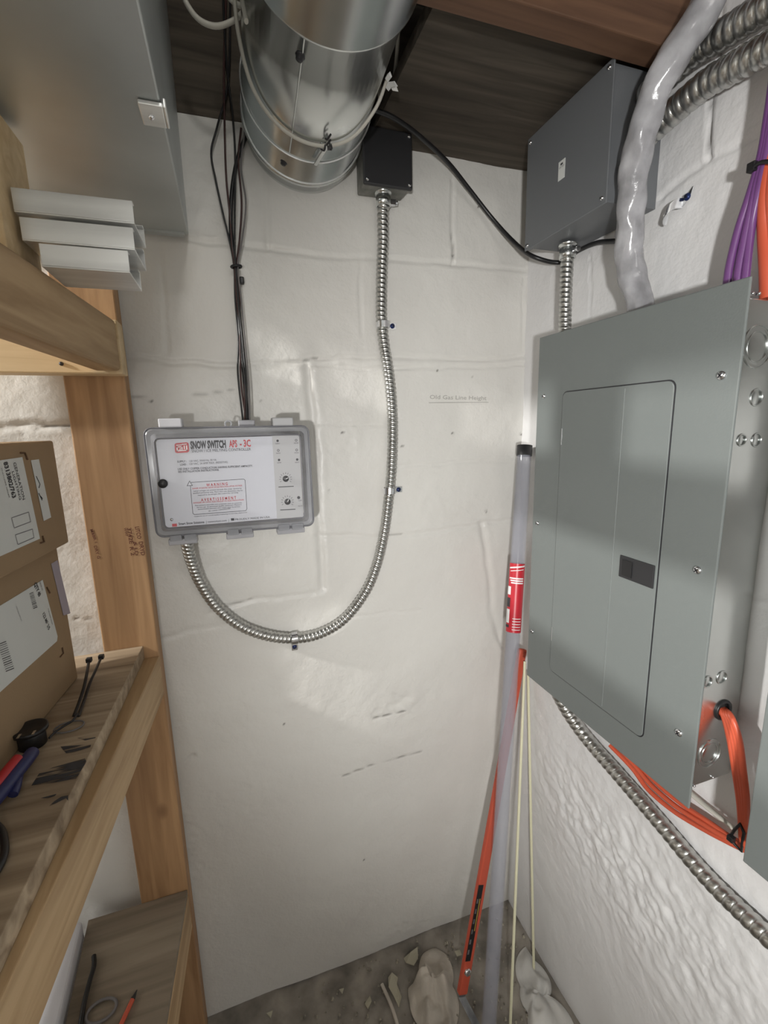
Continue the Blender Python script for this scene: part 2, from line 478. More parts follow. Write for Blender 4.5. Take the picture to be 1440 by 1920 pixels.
for x, y in ((897, 389), (846, 481), (770, 694), (821, 692), (883, 704), (660, 780), (642, 811), (753, 835), (848, 810), (615, 920), (617, 926), (282, 752), (487, 747), (911, 960), (530, 1357), (683, 1611), (990, 490), (978, 812), (285, 1080), (1002, 690)):
    CR.append((bw((x, y), (x+1.5, y+1)), .0022, .0015, .9))
c1 = bw((960, 1195), (330, 1600), (760, 1320), (480, 1500), (660, 830), (820, 960), (760, 1740), (450, 1350), (900, 1640), (500, 1150))
amps = [(.035, .06, .006), (.05, .18, .0035), (.10, .03, .0045), (.12, .08, .0020), (.06, .06, .002), (.12, .05, .0022), (.1, .03, .004), (.12, .06, .0014), (.07, .04, .003), (.05, .02, .003)]
RG = [(c[0], c[1], a[0], a[1], a[2]) for c, a in zip(c1, amps)]
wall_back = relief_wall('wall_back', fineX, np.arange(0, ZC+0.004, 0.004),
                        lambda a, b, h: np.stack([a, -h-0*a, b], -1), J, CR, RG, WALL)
JR = [
    (rw((1357, 12), (1344, 125), (1336, 180), (1328, 302)), .0026, .004),
    (rw((1240, 372), (1290, 330), (1328, 303), (1426, 257), (1440, 250)), .004, .0025),
    (rw((1105, 480), (1103, 602)), .002, .002),
    (rw((1400, 1395), (1440, 1405)), .003, .002),
    (rw((1405, 1120), (1440, 1135)), .003, .002),
]
CRR = [(rw((1356, 15), (1343, 127)), .002, .003, .6), (rw((1335, 185), (1328, 300)), .0022, .004, .55)]
r1 = rw((1150, 1600), (1250, 1750), (1060, 1500))
RR = [(r1[0][0], r1[0][1], .18, .12, .0045), (r1[1][0], r1[1][1], .22, .16, .005), (r1[2][0], r1[2][1], .1, .1, .004)]
fineY = np.r_[np.arange(-0.004, 0.74, 0.004), np.linspace(0.744, 2.6, 60)]
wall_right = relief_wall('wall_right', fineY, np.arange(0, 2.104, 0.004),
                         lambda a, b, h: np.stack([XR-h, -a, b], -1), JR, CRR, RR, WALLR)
structure(MB().box((-2.55, -2.6, 0), (-2.5, 0.05, 2.1)).build('wall_left', PLAINW))
structure(MB().box((-2.55, -2.65, 0), (0.7, -2.6, 2.1)).build('wall_front', PLAINW))
# floor with a little unevenness
gx = np.arange(-2.5, XR+0.02, 0.02); gy = np.arange(-2.6, 0.03, 0.02)
a, b = np.meshgrid(gx, gy)
hh = 0.004*noise2(a, b, 12, 41)+0.003*noise2(a, b, 40, 42)-.002
idx = np.arange(a.size).reshape(a.shape)
fm = MB().add(np.stack([a, b, hh], -1).reshape(-1, 3), np.stack([idx[:-1, :-1], idx[:-1, 1:], idx[1:, 1:], idx[1:, :-1]], -1).reshape(-1, 4).tolist(), 0, True)
structure(fm.build('floor', CONC))
structure(MB().box((-2.55, -2.65, 2.1), (0.7, 0.05, 2.14)).build('ceiling', SUBFL))
# rim board above the masonry, ceiling plank and joist
structure(MB().box((-2.5, 0.0, ZC), (XR, 0.04, 2.1)).build('trim_1', DARKWOOD))
structure(MB().box((0.285, -0.326, ZC), (XR, -0.001, ZC+0.02)).build('trim_2', DARKWOOD))
structure(MB().box((0.20, -0.366, 1.832), (XR, -0.328, 2.1)).build('trim_3', BROWNW, bevel=.002))
structure(MB().box((0.285, -1.4, 2.03), (XR, -0.37, 2.1)).build('trim_4', BROWNW))

# handwriting on the wall
m = MB(); n0 = (0, -1, 0)
m.text('Old Gas Line Height', at(806, 748, 1, -.0022), at(912, 750, 1, -.0022), .0085, nrm=n0)
p, q = at(804, 755, 1, -.0022), at(916, 757, 1, -.0022)
m.box((p[0], -.0022, p[2]-.0006), (q[0], -.0018, p[2]+.0004))
m.build('handwriting', PENCIL, wall_back, label='faint pencil note underlined')


def screw(mb_mat, c, nrm, r, parent, name='screw', slot=True, label=None):
    c = np.array(c, float); nrm = np.array(nrm, float)
    mb = MB().lathe(c, nrm, [(-.001, r), (.0008, r), (.0022, r*.8), (.0030, r*.45), (.0032, 0.0001)], n=14)
    if slot:
        e = np.array([0, 0, 1.]); s_ = np.cross(nrm, e); s_ /= np.linalg.norm(s_); s_ = (s_+e)/1.414; t_ = np.cross(nrm, s_)
        for d1, d2 in ((s_, t_), (t_, s_)):
            k = c+nrm*.0028
            mb.prism([k-d1*r*.6-d2*r*.12, k+d1*r*.6-d2*r*.12, k+d1*r*.6+d2*r*.12, k-d1*r*.6+d2*r*.12], nrm*.0006, 1)
    return mb.build(name, [mb_mat, DARKM], parent, label=label)


# ------------------------------------------------------------------ electrical panel (cover, body, door ...)
def panel(y0, y1, z0, z1, label, full=True):
    """y0 = far edge, y1 = near edge of the cover"""
    t = thing('electrical_panel', (XR, (y0+y1)/2, z0), label, 'electrical panel')
    body = MB()
    bx0, bx1, by0, by1, bz0, bz1 = .5535, XR-.001, y0-.012, y1+.013, z0+.018, z1-.018
    body.box((bx0, by0, bz0), (bx1, by1, bz1))
    bo = body.build('enclosure_body', GALV, t, bevel=.0015)
    cv = MB().box((.550, y0, z0), (.5535, y1, z1))
    cv.build('cover_plate', PANEL, t, bevel=.0015)
    dy0, dy1, dz0, dz1 = y0-.072, y1+.079, z0+.052, z1-.102
    rr = rrect(dy1, dy0, dz0, dz1, .010)
    d = MB()
    # door leaf, then a thin dark sheet painting the shadow line round it
    d.prism([(.5502, y, z) for y, z in rr], (-.0022, 0, 0))
    do = d.build('door', PANEL, t, bevel=.0009)
    g = MB()
    rr2 = rrect(dy1-.0016, dy0+.0016, dz0-.0016, dz1+.0016, .011)
    g.prism([(.5499, y, z) for y, z in rr2], (-.0004, 0, 0)); g.build('door_gap_shade', DARKM, t)
    # pressed crease down the leaf
    yc = dy0-.133
    MB().prism([(.548, yc-.0012, dz0+.004), (.5472, yc, dz0+.004), (.548, yc+.0012, dz0+.004)], (0, 0, dz1-dz0-.008)).build('crease', PANEL, do)
    for hz in (dz0+.075, dz1-.075):
        MB().box((.5474, dy0+.004-.0075, hz-.014), (.5478, dy0+.004-.0063, hz+.014)).build('hinge', SCREW, do)
    if full:
        la, lb = at(1165, 1041, 0, .5478), at(1229, 1103, 0, .5478)
        yA, yB, zA, zB = -.399, -.459, 1.1095, 1.1435
        l = MB().box((.5479, yA, zA), (.5455, yB, zB)); lo = l.build('latch_frame', BLKC, do, bevel=.001)
        MB().box((.5452, yA-.006, zA+.004), (.5440, yA-.024, zB-.005)).build('latch', BLACK, lo, bevel=.001)
        sc = [(1353, 704), (1308, 1069), (1273, 1374), (1020, 743), (1008, 981), (998, 1184)]
        for px, py in sc:
            c = at(px, py, 0, .5498); k = .0055 if px > 1200 else .0042
            screw(SCREW, c, (-1, 0, 0), k, t)
        # knockouts on the near side of the body
        yk = by1-.0005
        for px, py, r in ((1420, 650, .024), (1418, 745, .010), (1390, 825, .007), (1418, 825, .008), (1326, 1278, .008), (1353, 1270, .009), (1330, 1412, .021)):
            c = at(px, py, 1, by1)
            if c[0]+r > XR-.006: c[0] = XR-.006-r
            k = MB()
            for q in ((1.0, .72) if r > .015 else (1.0,)):
                k.ring([(c[0]+r*q*math.cos(a_), yk, c[2]+r*q*math.sin(a_)) for a_ in np.linspace(0, 2*math.pi, 30, endpoint=False)], .0009, 6)
            k.lathe(c+np.array([0, .0004, 0]), (0, -1, 0), [(0, r*.9), (.0006, r*.85), (.0008, .0001)], 28)
            k.build('knockout', GALV, bo)
        c = at(1354, 1331, 1, by1); c[0] = .612
        MB().ring([(c[0]+.0125*math.cos(a_), by1-.001, c[2]+.0125*math.sin(a_)) for a_ in np.linspace(0, 2*math.pi, 30, endpoint=False)], .0026, 8)\
            .lathe(c+np.array([0, .0002, 0]), (0, -1, 0), [(0, .012), (.0004, .012), (.0005, .0001)]).build('grommet', BLACK, bo)
        for px, py in ((1409, 551), (1421, 551), (1300, 1472), (1335, 1456)):
            c = at(px, py, 1, by1); screw(SCREW, c, (0, -1, 0), .0022, bo, slot=False)
        MB().box((.566, by1+.0002, c[2]), (.567, by1-.0004, c[2]))
    return t


panel(-.178, -.541, .822, 1.495, 'large grey electrical panel with closed door in the middle of the right wall')
panel(-.612, -.975, .813, 1.486, 'grey electrical panel cut off by the right edge of the photo, beside orange cables', False)

# ------------------------------------------------------------------ upper grey junction box
t = thing('junction_box', (XR, -.23, 1.655), 'grey steel junction box up under the ceiling joist on the right wall', 'junction box')
MB().box((.5475, -.135, 1.659), (XR-.001, -.322, 1.834)).build('box_body', BOXG, t, bevel=.001)
MB().box((.5450, -.130, 1.655), (.5478, -.327, 1.838)).build('cover', BOXG, t, bevel=.0012)
MB().box((.5478, -.131, 1.6565), (.556, -.326, 1.659)).build('cover_flange', BOXG, t, bevel=.0005)
for y, z in ((-.139, 1.662), (-.319, 1.664), (-.319, 1.829), (-.139, 1.829)):
    screw(SCREW, (.545, y, z), (-1, 0, 0), .0032, t)
p0 = at(1046, 341, 0, .5443); p1 = at(1060, 290, 0, .5443)
sy, ey, sz, ez = p0[1], p1[1], p0[2], p1[2]-.004
m = MB().box((.5449, sy, sz), (.5443, ey, ez), 0)
m.text('LISTED', (.5442, sy-.002, sz+(ez-sz)*.62), (.5442, ey+.002, sz+(ez-sz)*.62), .003, 1, nrm=(-1, 0, 0))
m.box((.5442, sy-.005, sz+(ez-sz)*.76), (.5441, ey+.005, sz+(ez-sz)*.86), 1)
m.build('sticker', [PAPER, INK], t, label='small white sticker')
c = np.array((.612, -.3222, 1.712))
MB().ring([(c[0]+.010*math.cos(a_), c[1], c[2]+.010*math.sin(a_)) for a_ in np.linspace(0, 2*math.pi, 26, endpoint=False)], .001, 6).build('knockout', BOXG, t)


def connector(parent, a, d, r, mname='connector', screw_dir=None):
    d = np.array(d, float)
    mb = MB().lathe(a, d, [(0, r*1.35), (.004, r*1.35), (.0042, r*1.12), (.009, r*1.12), (.0092, r*1.22), (.024, r*1.22), (.0245, r*1.0)], 26)
    o = mb.build(mname, GALV, parent)
    if screw_dir is not None:
        s_ = np.array(screw_dir, float); b_ = np.array(a)+d*.016
        MB().box(b_-np.array([.004, .004, .005])+s_*r*1.1, b_+np.array([.004, .004, .005])+s_*r*1.7).cyl(b_+s_*r*1.2, b_+s_*(r*1.2+.012), .0024, n=10)\
            .cyl(b_+s_*(r*1.2+.011), b_+s_*(r*1.2+.014), .0045, n=12).build('clamp_screw', SCREW, o, bevel=.0006)
    return o


# ------------------------------------------------------------------ small dark-lidded box on the back wall
t = thing('junction_box', (.305, 0, 1.765), 'small cast box with black lid under the ceiling at the top of the bent conduit', 'junction box')
MB().box((.2625, -.001, 1.770), (.3495, -.050, 1.858)).build('box_body', JBG, t, bevel=.003)
MB().box((.2600, -.050, 1.766), (.3525, -.058, 1.858)).build('lid', BLKC, t, bevel=.0025)
for x, z in ((.2665, 1.773), (.346, 1.773), (.346, 1.851), (.2665, 1.851)):
    screw(SCREW, (x, -.058, z), (0, -1, 0), .0032, t)
connector(t, (.306, -.026, 1.771), (0, 0, -1), .0115, screw_dir=(1, 0, 0))

# ------------------------------------------------------------------ flexible conduits
cp = [(350, 1008), (351, 1022), (359, 1052), (376, 1092), (405, 1135), (448, 1171), (498, 1191), (552, 1197), (600, 1188), (645, 1161),
      (684, 1112), (706, 1060), (720, 1000), (728, 940), (734, 880), (736, 800), (733, 740), (727, 690), (719, 640), (715, 600),
      (715, 550), (716, 500), (718, 450), (720, 405), (722, 385)]
ys = [-.045, -.040, -.028, -.018]+[-.0135]*17+[-.014, -.017, -.022, -.026]
P = [at(x, y, 1, yy) for (x, y), yy in zip(cp, ys)]; P[-1][0] = .306; P[-2][0] = .3055
tag(flex(P, .0112, .0085, .0028).build('flexible_conduit', FLEX), 'flexible metal conduit in a big U below the snow melting controller', 'conduit')
P = [at(x, y, 0, xx) for (x, y), xx in zip([(1045, 1300), (1066, 1337), (1100, 1384), (1160, 1453), (1240, 1545), (1330, 1650), (1440, 1757)], [.600, .614, .627, .629, .629, .629, .629])]
P.append(P[-1]+(P[-1]-P[-2])*1.2)
tag(flex(P, .0135, .0125, .0024, per=12, n=24).build('flexible_conduit', FLEX), 'flexible metal conduit running down the right wall below the large grey panel', 'conduit')
pc = at(1063, 500, 0, .600); yk = pc[1]
P = [(.600, yk, 1.650), (.600, yk, 1.60), (.600, yk-.001, 1.55), (.600, yk-.003, 1.50), (.600, yk-.004, 1.478)]
tag(flex(P, .0115, .0085, .0026).build('flexible_conduit', FLEX), 'short vertical metal conduit between the upper box and the large grey panel', 'conduit')
jb_conn = thing('conduit_connector', (.600, yk, 1.655), 'clamp connector under the upper grey box, a black cable behind it', 'connector')
connector(jb_conn, (.600, yk, 1.655), (0, 0, -1), .0118, 'collar', (0, -1, 0))
for nm, pts, xx in (('uppermost thick metal conduit leaving the upper box, partly behind the plastic sleeve', [(1225, 152), (1300, 100), (1370, 55), (1440, 10)], .605),
                    ('lower of the two thick metal conduits at top right, passing behind the plastic sleeve', [(1252, 212), (1310, 168), (1370, 130), (1440, 90)], .605)):
    P = [at(x, y, 0, xx) for x, y in pts]
    P = [np.array([xx, -.322, P[0][2]-.012])]+P[1:]+[P[-1]+(P[-1]-P[-2])*1.5]
    tag(flex(P, .0172, .0125, .0036, n=22).build('flexible_conduit', FLEX), nm, 'conduit', 'thick conduits at the top right')

# plastic sleeve
sp = [(1205, 600), (1200, 572), (1186, 520), (1180, 470), (1182, 400), (1190, 320), (1204, 250), (1226, 180), (1262, 110), (1312, 30), (1350, -40), (1390, -120)]
P = smooth([at(x, y, 0, xx) for (x, y), xx in zip(sp, [.598, .597, .590, .583, .573, .560, .552, .552, .556, .570, .58, .59])], .004)


def srf(s, th): return .0188+.0012*np.sin(s*90+th*2)*np.sin(s*37)+.0010*np.sin(th*3+s*60)+.0007*np.sin(th*5-s*140)


slv = MB().tube(P, .02, n=22, rfun=srf).build('plastic_sleeve', SLEEVE)
tag(slv, 'thick translucent grey plastic sleeve rising from the top of the large panel', 'sleeve')
MB().tube(P[3:-3]+np.array([.004, .004, 0]), .009, n=12).build('cable_core', GREYW, slv)

# conduit straps


def strap(c, along, side, r, label, group=None, wall=(0, -1, 0), scm=BLUESC):
    c = np.array(c, float); along = np.array(along, float); along /= np.linalg.norm(along)
    side = np.array(side, float); wn = np.array(wall, float)
    t = thing('conduit_strap', c, label, 'conduit strap', group)
    mb = MB(); n = 12; hw = .006; R = r+.0012; base = .0025
    pts = []
    for k in range(n+1):
        a_ = math.pi*1.05*k/n-.05; pts.append(c+side*(-R*math.cos(a_))+wn*(R*math.sin(a_)))
    pts.append(c+side*(R+.002)-wn*(r-base)); pts.append(c+side*(R+.018)-wn*(r-base))
    th = .0014; vs = []; fs = []
    for k, p in enumerate(pts):
        d_ = wn if k > n else (p-c)/np.linalg.norm(p-c)
        for w_, o_ in ((-hw, 0), (hw, 0), (hw, th), (-hw, th)): vs.append(p+along*w_+d_*o_)
    for k in range(len(pts)-1):
        for i in range(4): fs.append((4*k+i, 4*k+(i+1) % 4, 4*k+4+(i+1) % 4, 4*k+4+i))
    fs += [(3, 2, 1, 0), tuple(4*(len(pts)-1)+i for i in range(4))]
    mb.add(vs, fs); mb.build('band', SCREW, t, bevel=.0004)
    screw(scm, c+side*(R+.010)-wn*(r-base-.002), wn, .0048, t, label='dark screw head')
    return t


c = at(718, 609, 1, -.0135); strap(c, (0, 0, 1), (1, 0, 0), .0112, 'zinc strap on the upper straight stretch of the bent conduit')
c = at(731, 920, 1, -.0135); strap(c, (.05, 0, 1), (1, 0, 0), .0112, 'zinc strap to the right of the controller on the bent conduit')
c = at(552, 1197, 1, -.0135); strap(c, (1, 0, .0), (0, 0, -1), .0112, 'zinc strap at the bottom of the conduit curve')
# strap left on the right wall without a conduit
c = at(1262, 398, 0, XR-.012)
t = strap(c, (0, .3, -1), (0, -.75, .66), .010, 'empty zinc strap with blue screw on the right wall beside the sleeve', wall=(-1, 0, 0))

# ------------------------------------------------------------------ black cable sagging across the ceiling corner
bc = [((655, 185), 1, -.17), ((700, 205), 1, -.13), ((740, 222), 1, -.12), ((790, 258), 1, -.09), ((840, 305), 1, -.05), ((880, 355), 1, -.03),
      ((925, 412), 1, -.03), ((965, 455), 1, -.06), ((1000, 481), 1, -.11)]
P = [at(*p, ax, v) for p, ax, v in bc]
P += [at(1050, 492, 0, .625), at(1085, 470, 0, .630), at(1120, 455, 0, .632), at(1165, 449, 0, .630)]
P += [at(1188, 420, 0, .618), at(1200, 380, 0, .616), ]
tag(MB().tube(smooth(P, .004), .0040, n=10).build('cable', BLACK), 'black cable sagging from behind the round duct to the upper grey box', 'cable')

# thin dark edge cable climbing beside the sleeve
P = [at(x, y, 0, xx) for (x, y), xx in zip([(1163, 400), (1166, 330), (1180, 250), (1205, 180), (1240, 110), (1290, 40), (1340, -60)], [.583, .573, .565, .565, .572, .585, .6])]
tag(MB().tube(smooth(P, .004), .0032, n=8).build('cable', BLACK), 'thin black cable climbing along the left side of the plastic sleeve', 'cable')

# ------------------------------------------------------------------ thermostat wires above the controller
wt = at(460, 789, 1, -.050)
bun = at(441, 500, 1, -.020)
wires = [
    ([(432, -10), (428, 150), (408, 235), (396, 285), (404, 335), (418, 400), (430, 450), (439, 500)], [(441, 560), (447, 640), (446, 700), (455, 785)], .0017, BLACK, 'leftmost bowed black wire'),
    ([(424, -10), (420, 120), (421, 230), (424, 330), (431, 400), (435, 460), (440, 500)], [(444, 560), (452, 640), (458, 720), (459, 785)], .0017, COPPERW, 'brown wire left of the thick one'),
    ([(418, -10), (425, 120), (437, 225), (441, 300), (440, 400), (440, 460), (442, 500)], [(447, 560), (455, 640), (462, 720), (462, 785)], .0017, BLACK, 'thin black wire behind the thick one'),
    ([(480, 225), (462, 255), (445, 300), (435, 360), (433, 430), (441, 500)], [(446, 560), (452, 640), (459, 720), (464, 785)], .0036, BLACK, 'thick black wire from the round duct'),
    ([(452, 240), (447, 300), (453, 380), (449, 450), (444, 500)], [(449, 560), (450, 640), (452, 720), (461, 785)], .0017, COPPERW, 'brown wire right of the thick one'),
    ([(460, 240), (452, 310), (461, 380), (454, 450), (446, 500)], [(452, 560), (459, 640), (466, 720), (468, 785)], .0015, GREYW, 'rightmost grey wire'),
]
for i, (up, dn, r, mm, nm) in enumerate(wires):
    off = [-.012-.002*(i % 3) for _ in up]
    P = [at(x, y, 1, -.014-.002*(i % 3)) for x, y in up]+[at(x, y, 1, -.016-.006*k-.0015*(i % 3)) for k, (x, y) in enumerate(dn)]
    P.append(at(dn[-1][0], 797, 1, -.052))
    tag(MB().tube(smooth(P, .005), r, n=8).build('wire', mm), nm+' in the bundle above the controller', 'wire', 'wires above the controller')
# tie round the bundle
c = at(443, 500, 1, -.017)
t = thing('cable_tie', c, 'black cable tie with mount round the wire bundle above the controller', 'cable tie')
MB().ring([(c[0]+.0085*math.cos(a_), c[1]+.007*math.sin(a_), c[2]+.001*math.cos(a_)) for a_ in np.linspace(0, 2*math.pi, 20, endpoint=False)], .0022, 6).build('band', BLACK, t)
MB().box((c[0]+.004, -.004, c[2]-.026), (c[0]+.012, -.014, c[2]-.014)).build('mount', BLACK, t, bevel=.002)

# ------------------------------------------------------------------ snow melting controller
YF = -.120; YR = -.090
t = thing('snow_melting_controller', (0, 0, 1.18), 'clear plastic snow melting controller box with printed silver label on the back wall', 'controller')
oc = [at(268, 803, 1, YR), at(578, 798, 1, YR), at(589, 985, 1, YR), at(294, 1008, 1, YR)]
ic = [at(288, 822, 1, YF), at(563, 814, 1, YF), at(571, 971, 1, YF), at(308, 993, 1, YF)]


def quadmap(c4, u, v):  # u right 0..1, v up 0..1
    tl, tr, br_, bl = c4
    return (1-v)*((1-u)*bl+u*br_)+v*((1-u)*tl+u*tr)


def rloop(c4, rad, n=5, grow=0.0):
    W_ = np.linalg.norm(c4[1]-c4[0]); H_ = np.linalg.norm(c4[0]-c4[3])
    out = []
    for x, z in rrect(-grow, W_+grow, -grow, H_+grow, rad, n): out.append(quadmap(c4, x/W_, z/H_))
    return out


def shell(loops, mi=0, close_last=False, mb=None):
    mb = mb or MB(); n = len(loops[0]); vs = [p for l in loops for p in l]; fs = []
    for k in range(len(loops)-1):
        fs += [(k*n+i, k*n+(i+1) % n, (k+1)*n+(i+1) % n, (k+1)*n+i) for i in range(n)]
    if close_last: fs.append(tuple((len(loops)-1)*n+i for i in range(n)))
    return mb.add(vs, fs, mi)


sh = np.array([0, 1, 0])
o_rear = [p+sh*.0 for p in rloop(oc, .012)]
lip_f = [p-sh*.002 for p in rloop(oc, .011, grow=-.003)]
lip_in = [p-sh*.002 for p in rloop(oc, .008, grow=-.009)]
front = rloop(ic, .007)
# base of the box, from the wall to the rim
base = [np.array([p[0]*.97, -.001, p[2]*.0+(p[2]-1.26)*.97+1.26]) for p in rloop(oc, .012)]
mid = [np.array([p[0]*.985, -.070, (p[2]-1.26)*.985+1.26]) for p in rloop(oc, .012)]
shell([base, mid, [p+sh*.012 for p in rloop(oc, .012, grow=-.001)]], close_last=False).build('base', SMOKE, t)
cv = shell([[p+sh*.012 for p in o_rear], [p+sh*.001 for p in o_rear], lip_f, lip_in, front])
cover = cv.build('cover', CLEARW, t)
MB().add(front, [tuple(range(len(front)))[::-1]]).build('window_pane', CLEARF, cover)
ed = MB().ring(front, .0009, 6); ed.ring([p-sh*.0 for p in o_rear], .0011, 6); ed.ring([p+sh*.011 for p in o_rear], .0009, 6)
ed.build('rim_edge', mat('grey_edge', (.16, .16, .18), .3), cover)
# label plate
YL = YF+.004
lab = MB(); lf = rloop([p+sh*.004 for p in ic], .006, grow=-.002)
lab.add(lf, [tuple(range(len(lf)))[::-1]], 0)
g0, g1, g2, g3 = [at(*p, 1, YL-.0003) for p in ((510, 817), (561, 816), (569, 969), (519.5, 973))]
lab.add([g0, g1, g2, g3], [(3, 2, 1, 0)], 1)
LM = [LABEL, LABELG, INK, REDINK, INKG, WHITEINK]
YT = YL-.0006; pm = (1-.922)/857


def lt(s_, x0, y0, x1, y1, hpx, mi=2, bold=0.0):
    a_, b_ = at(x0, y0, 1, YT), at(x1, y1, 1, YT)
    lab.text(s_, a_, b_, hpx*.00098, mi, nrm=(0, -1, 0), bold=bold)


def lq(pts, mi, y=None):
    q = [at(*p, 1, YT if y is None else y) for p in pts]; lab.add(q, [tuple(range(len(q)))[::-1]], mi)


def lline(x0, y0, x1, y1, wpx, mi=2):
    a_ = np.array([x0, y0.real if 0 else y0], float); b_ = np.array([x1, y1], float); d_ = b_-a_; d_ /= np.linalg.norm(d_)
    n_ = np.array([-d_[1], d_[0]])*wpx/2
    lq([a_-n_, b_-n_, b_+n_, a_+n_], mi)


# red logo tile
lo = [np.array(p) for p in ((327, 831), (353.5, 829), (355, 848), (328.5, 850))]


def lg(u, v): return tuple((1-v)*((1-u)*lo[0]+u*lo[1])+v*((1-u)*lo[3]+u*lo[2]))


loop = [lg(x, z) for x, z in rrect(0, 1, 0, 1, .18, 4)]
lab.add([at(*p, 1, YT) for p in loop], [tuple(range(len(loop)))], 3)


def lbar(u0, v0, u1, v1):
    lab.add([at(*lg(a_, b_), 1, YT-.0003) for a_, b_ in ((u0, v0), (u1, v0), (u1, v1), (u0, v1))], [(3, 2, 1, 0)], 5)


for bb in ((.12, .18, .52, .26), (.52, .13, .86, .21), (.12, .36, .55, .44), (.12, .36, .20, .82), (.12, .74, .88, .82), (.30, .54, .36, .68), (.30, .54, .52, .60), (.30, .66, .52, .70), (.48, .36, .55, .70), (.64, .30, .71, .66), (.80, .30, .88, .82)):
    lbar(*bb)
lt('SNOW SWITCH', 357.5, 841.5, 424, 839, 12, 2, .05)
lt('APS', 430, 838.5, 445, 838, 11.5, 3, .03); lt('- 3C', 450, 837.8, 470.5, 837, 11.5, 3, .03)
lt('SNOW / ICE MELTING CONTROLLER', 359.5, 848.5, 470.5, 844.5, 4.6, 2, .0)
lt('SUPPLY :', 332.5, 867.5, 350, 866.5, 3.2, 2, .02); lt('120 VAC, 50/60 Hz, 30 VA', 355, 866.4, 406, 863.8, 3.2, 2)
lt('LOAD :', 338, 873, 351, 872.2, 3.2, 2, .02); lt('120 VAC, 24 AMP MAX. (RESISTIVE)', 355, 871.8, 427, 868, 3.2, 2)
lt('USE ONLY COPPER CONDUCTORS HAVING SUFFICIENT AMPACITY.', 333.5, 881.5, 474, 875, 3.2, 2, .02)
lt('SEE INSTALLATION INSTRUCTIONS.', 334, 886.5, 411, 882.5, 3.2, 2, .02)
wb = [(358, 904.5), (457, 898.3), (459.5, 900.3), (463, 954), (461, 957.5), (364.5, 964.8), (361.5, 962.5), (356.6, 908)]
for a_, b_ in zip(wb, wb[1:]+wb[:1]): lline(*a_, *b_, .8, 2)
lq([(350, 911.5), (361.5, 910.8), (355.3, 901)], 2); lab.add([at(*p, 1, YT-.0002) for p in ((351.8, 910.5), (359.9, 910), (355.4, 902.8))], [(0, 1, 2)], 0)
lt('!', 355.0, 909.8, 356, 909.7, 4.5, 2)
lt('W A R N I N G', 387, 912, 427, 909.3, 4.6, 3, .02)
lt('DANGER OF ELECTRIC SHOCK OR ELECTROCUTION, LETHAL VOLTAGES', 360.5, 917.4, 454, 911.5, 2.4, 3, .01)
for k, (s_, x0, x1) in enumerate((('Lethal voltages are present beneath this cover. Service by', 363, 453), ('qualified personnel only. More than one disconnect may be', 362, 455), ('required to de-energize this control for servicing.', 371, 447))):
    lt(s_, x0, 922+k*3.9, x1, 916.6+k*3.9, 2.3, 2)
lt('A V E R T I S S E M E N T', 377, 940, 443, 935.5, 4.8, 3, .02)
lt('DANGER DE CHOC ELECTRIQUE OU ELECTROCUTION', 362.5, 944.3, 457, 938.3, 2.4, 3, .01)
for k, (s_, x0, x1) in enumerate((('Des tensions mortelles sont presentes sous ce couvercle.', 366, 454), ('Service par du personnel qualifie seulement. Plusieurs', 369, 453), ('sectionneurs peuvent etre requis pour le service.', 371, 451), ('de cette commande.', 391, 433))):
    lt(s_, x0, 949+k*3.5, x1, 943.6+k*3.5, 2.2, 2)
lt('Suitable for use on a circuit capable of delivering not more than rated current', 364.5, 969.5, 463.5, 961.5, 1.9, 2)
lt('Smart Snow Solutions', 335, 984.5, 383, 980.8, 4, 2, .02); lt('|', 386.8, 981, 387.3, 981, 4.2, 2)
lt('networketi.com', 390, 980.2, 425, 977.6, 3.6, 2); lt('|', 428.7, 978, 429.2, 978, 4.2, 2)
lt('PROUDLY MADE IN USA', 441, 975.8, 506, 971, 3.2, 2); lq([(433, 972), (439, 971.6), (439.4, 976), (433.4, 976.4)], 2)
lq([(322.5, 982.3), (331.5, 981.6), (332, 987), (323, 987.6)], 3)
for lx, ly, s_ in ((520.5, 826.5, 'SUPPLY'), (555.3, 825.5, 'HEATER'), (521.8, 844.5, 'SNOW'), (556.2, 843.6, 'MANUAL'), (523.2, 862.4, 'TEMP'), (557.2, 861.6, 'HEAT')):
    rr = 2.3; lq([(lx+rr*math.cos(k*math.pi/6), ly+rr*math.sin(k*math.pi/6)) for k in range(12)], 2)
    rr = 1.4; k_ = 4 if ly > 835 and ly < 850 or lx > 540 and ly < 830 else 2
    lab.add([at(lx+rr*math.cos(k*math.pi/6), ly+rr*math.sin(k*math.pi/6), 1, YT-.0002) for k in range(12)], [tuple(range(12))[::-1]], 1 if k_ == 4 else 2)
    lt(s_, lx-4, ly+6.6, lx+4.2, ly+6.3, 2.2, 2)
for kx, ky in ((535.6, 897.7), (539, 940.7)):
    for k in range(11):
        a_ = math.radians(150+k*24); lline(kx+9*math.cos(a_), ky+9*math.sin(a_), kx+12*math.cos(a_), ky+12*math.sin(a_), .7, 2)
    lline(kx-13.5, ky+15.5, kx+15, ky+14, 1.4, 2)
lt('OFF', 559.5, 940, 566, 939.7, 2.6, 2); lt('HOLD ON', 559, 950, 567, 949.5, 2.4, 2)
lq([(560+3*math.cos(k*math.pi/4), 933+3*math.sin(k*math.pi/4)) for k in range(8)], 2)
lplate = lab.build('printed_label', LM, t, label='printed silver front label')
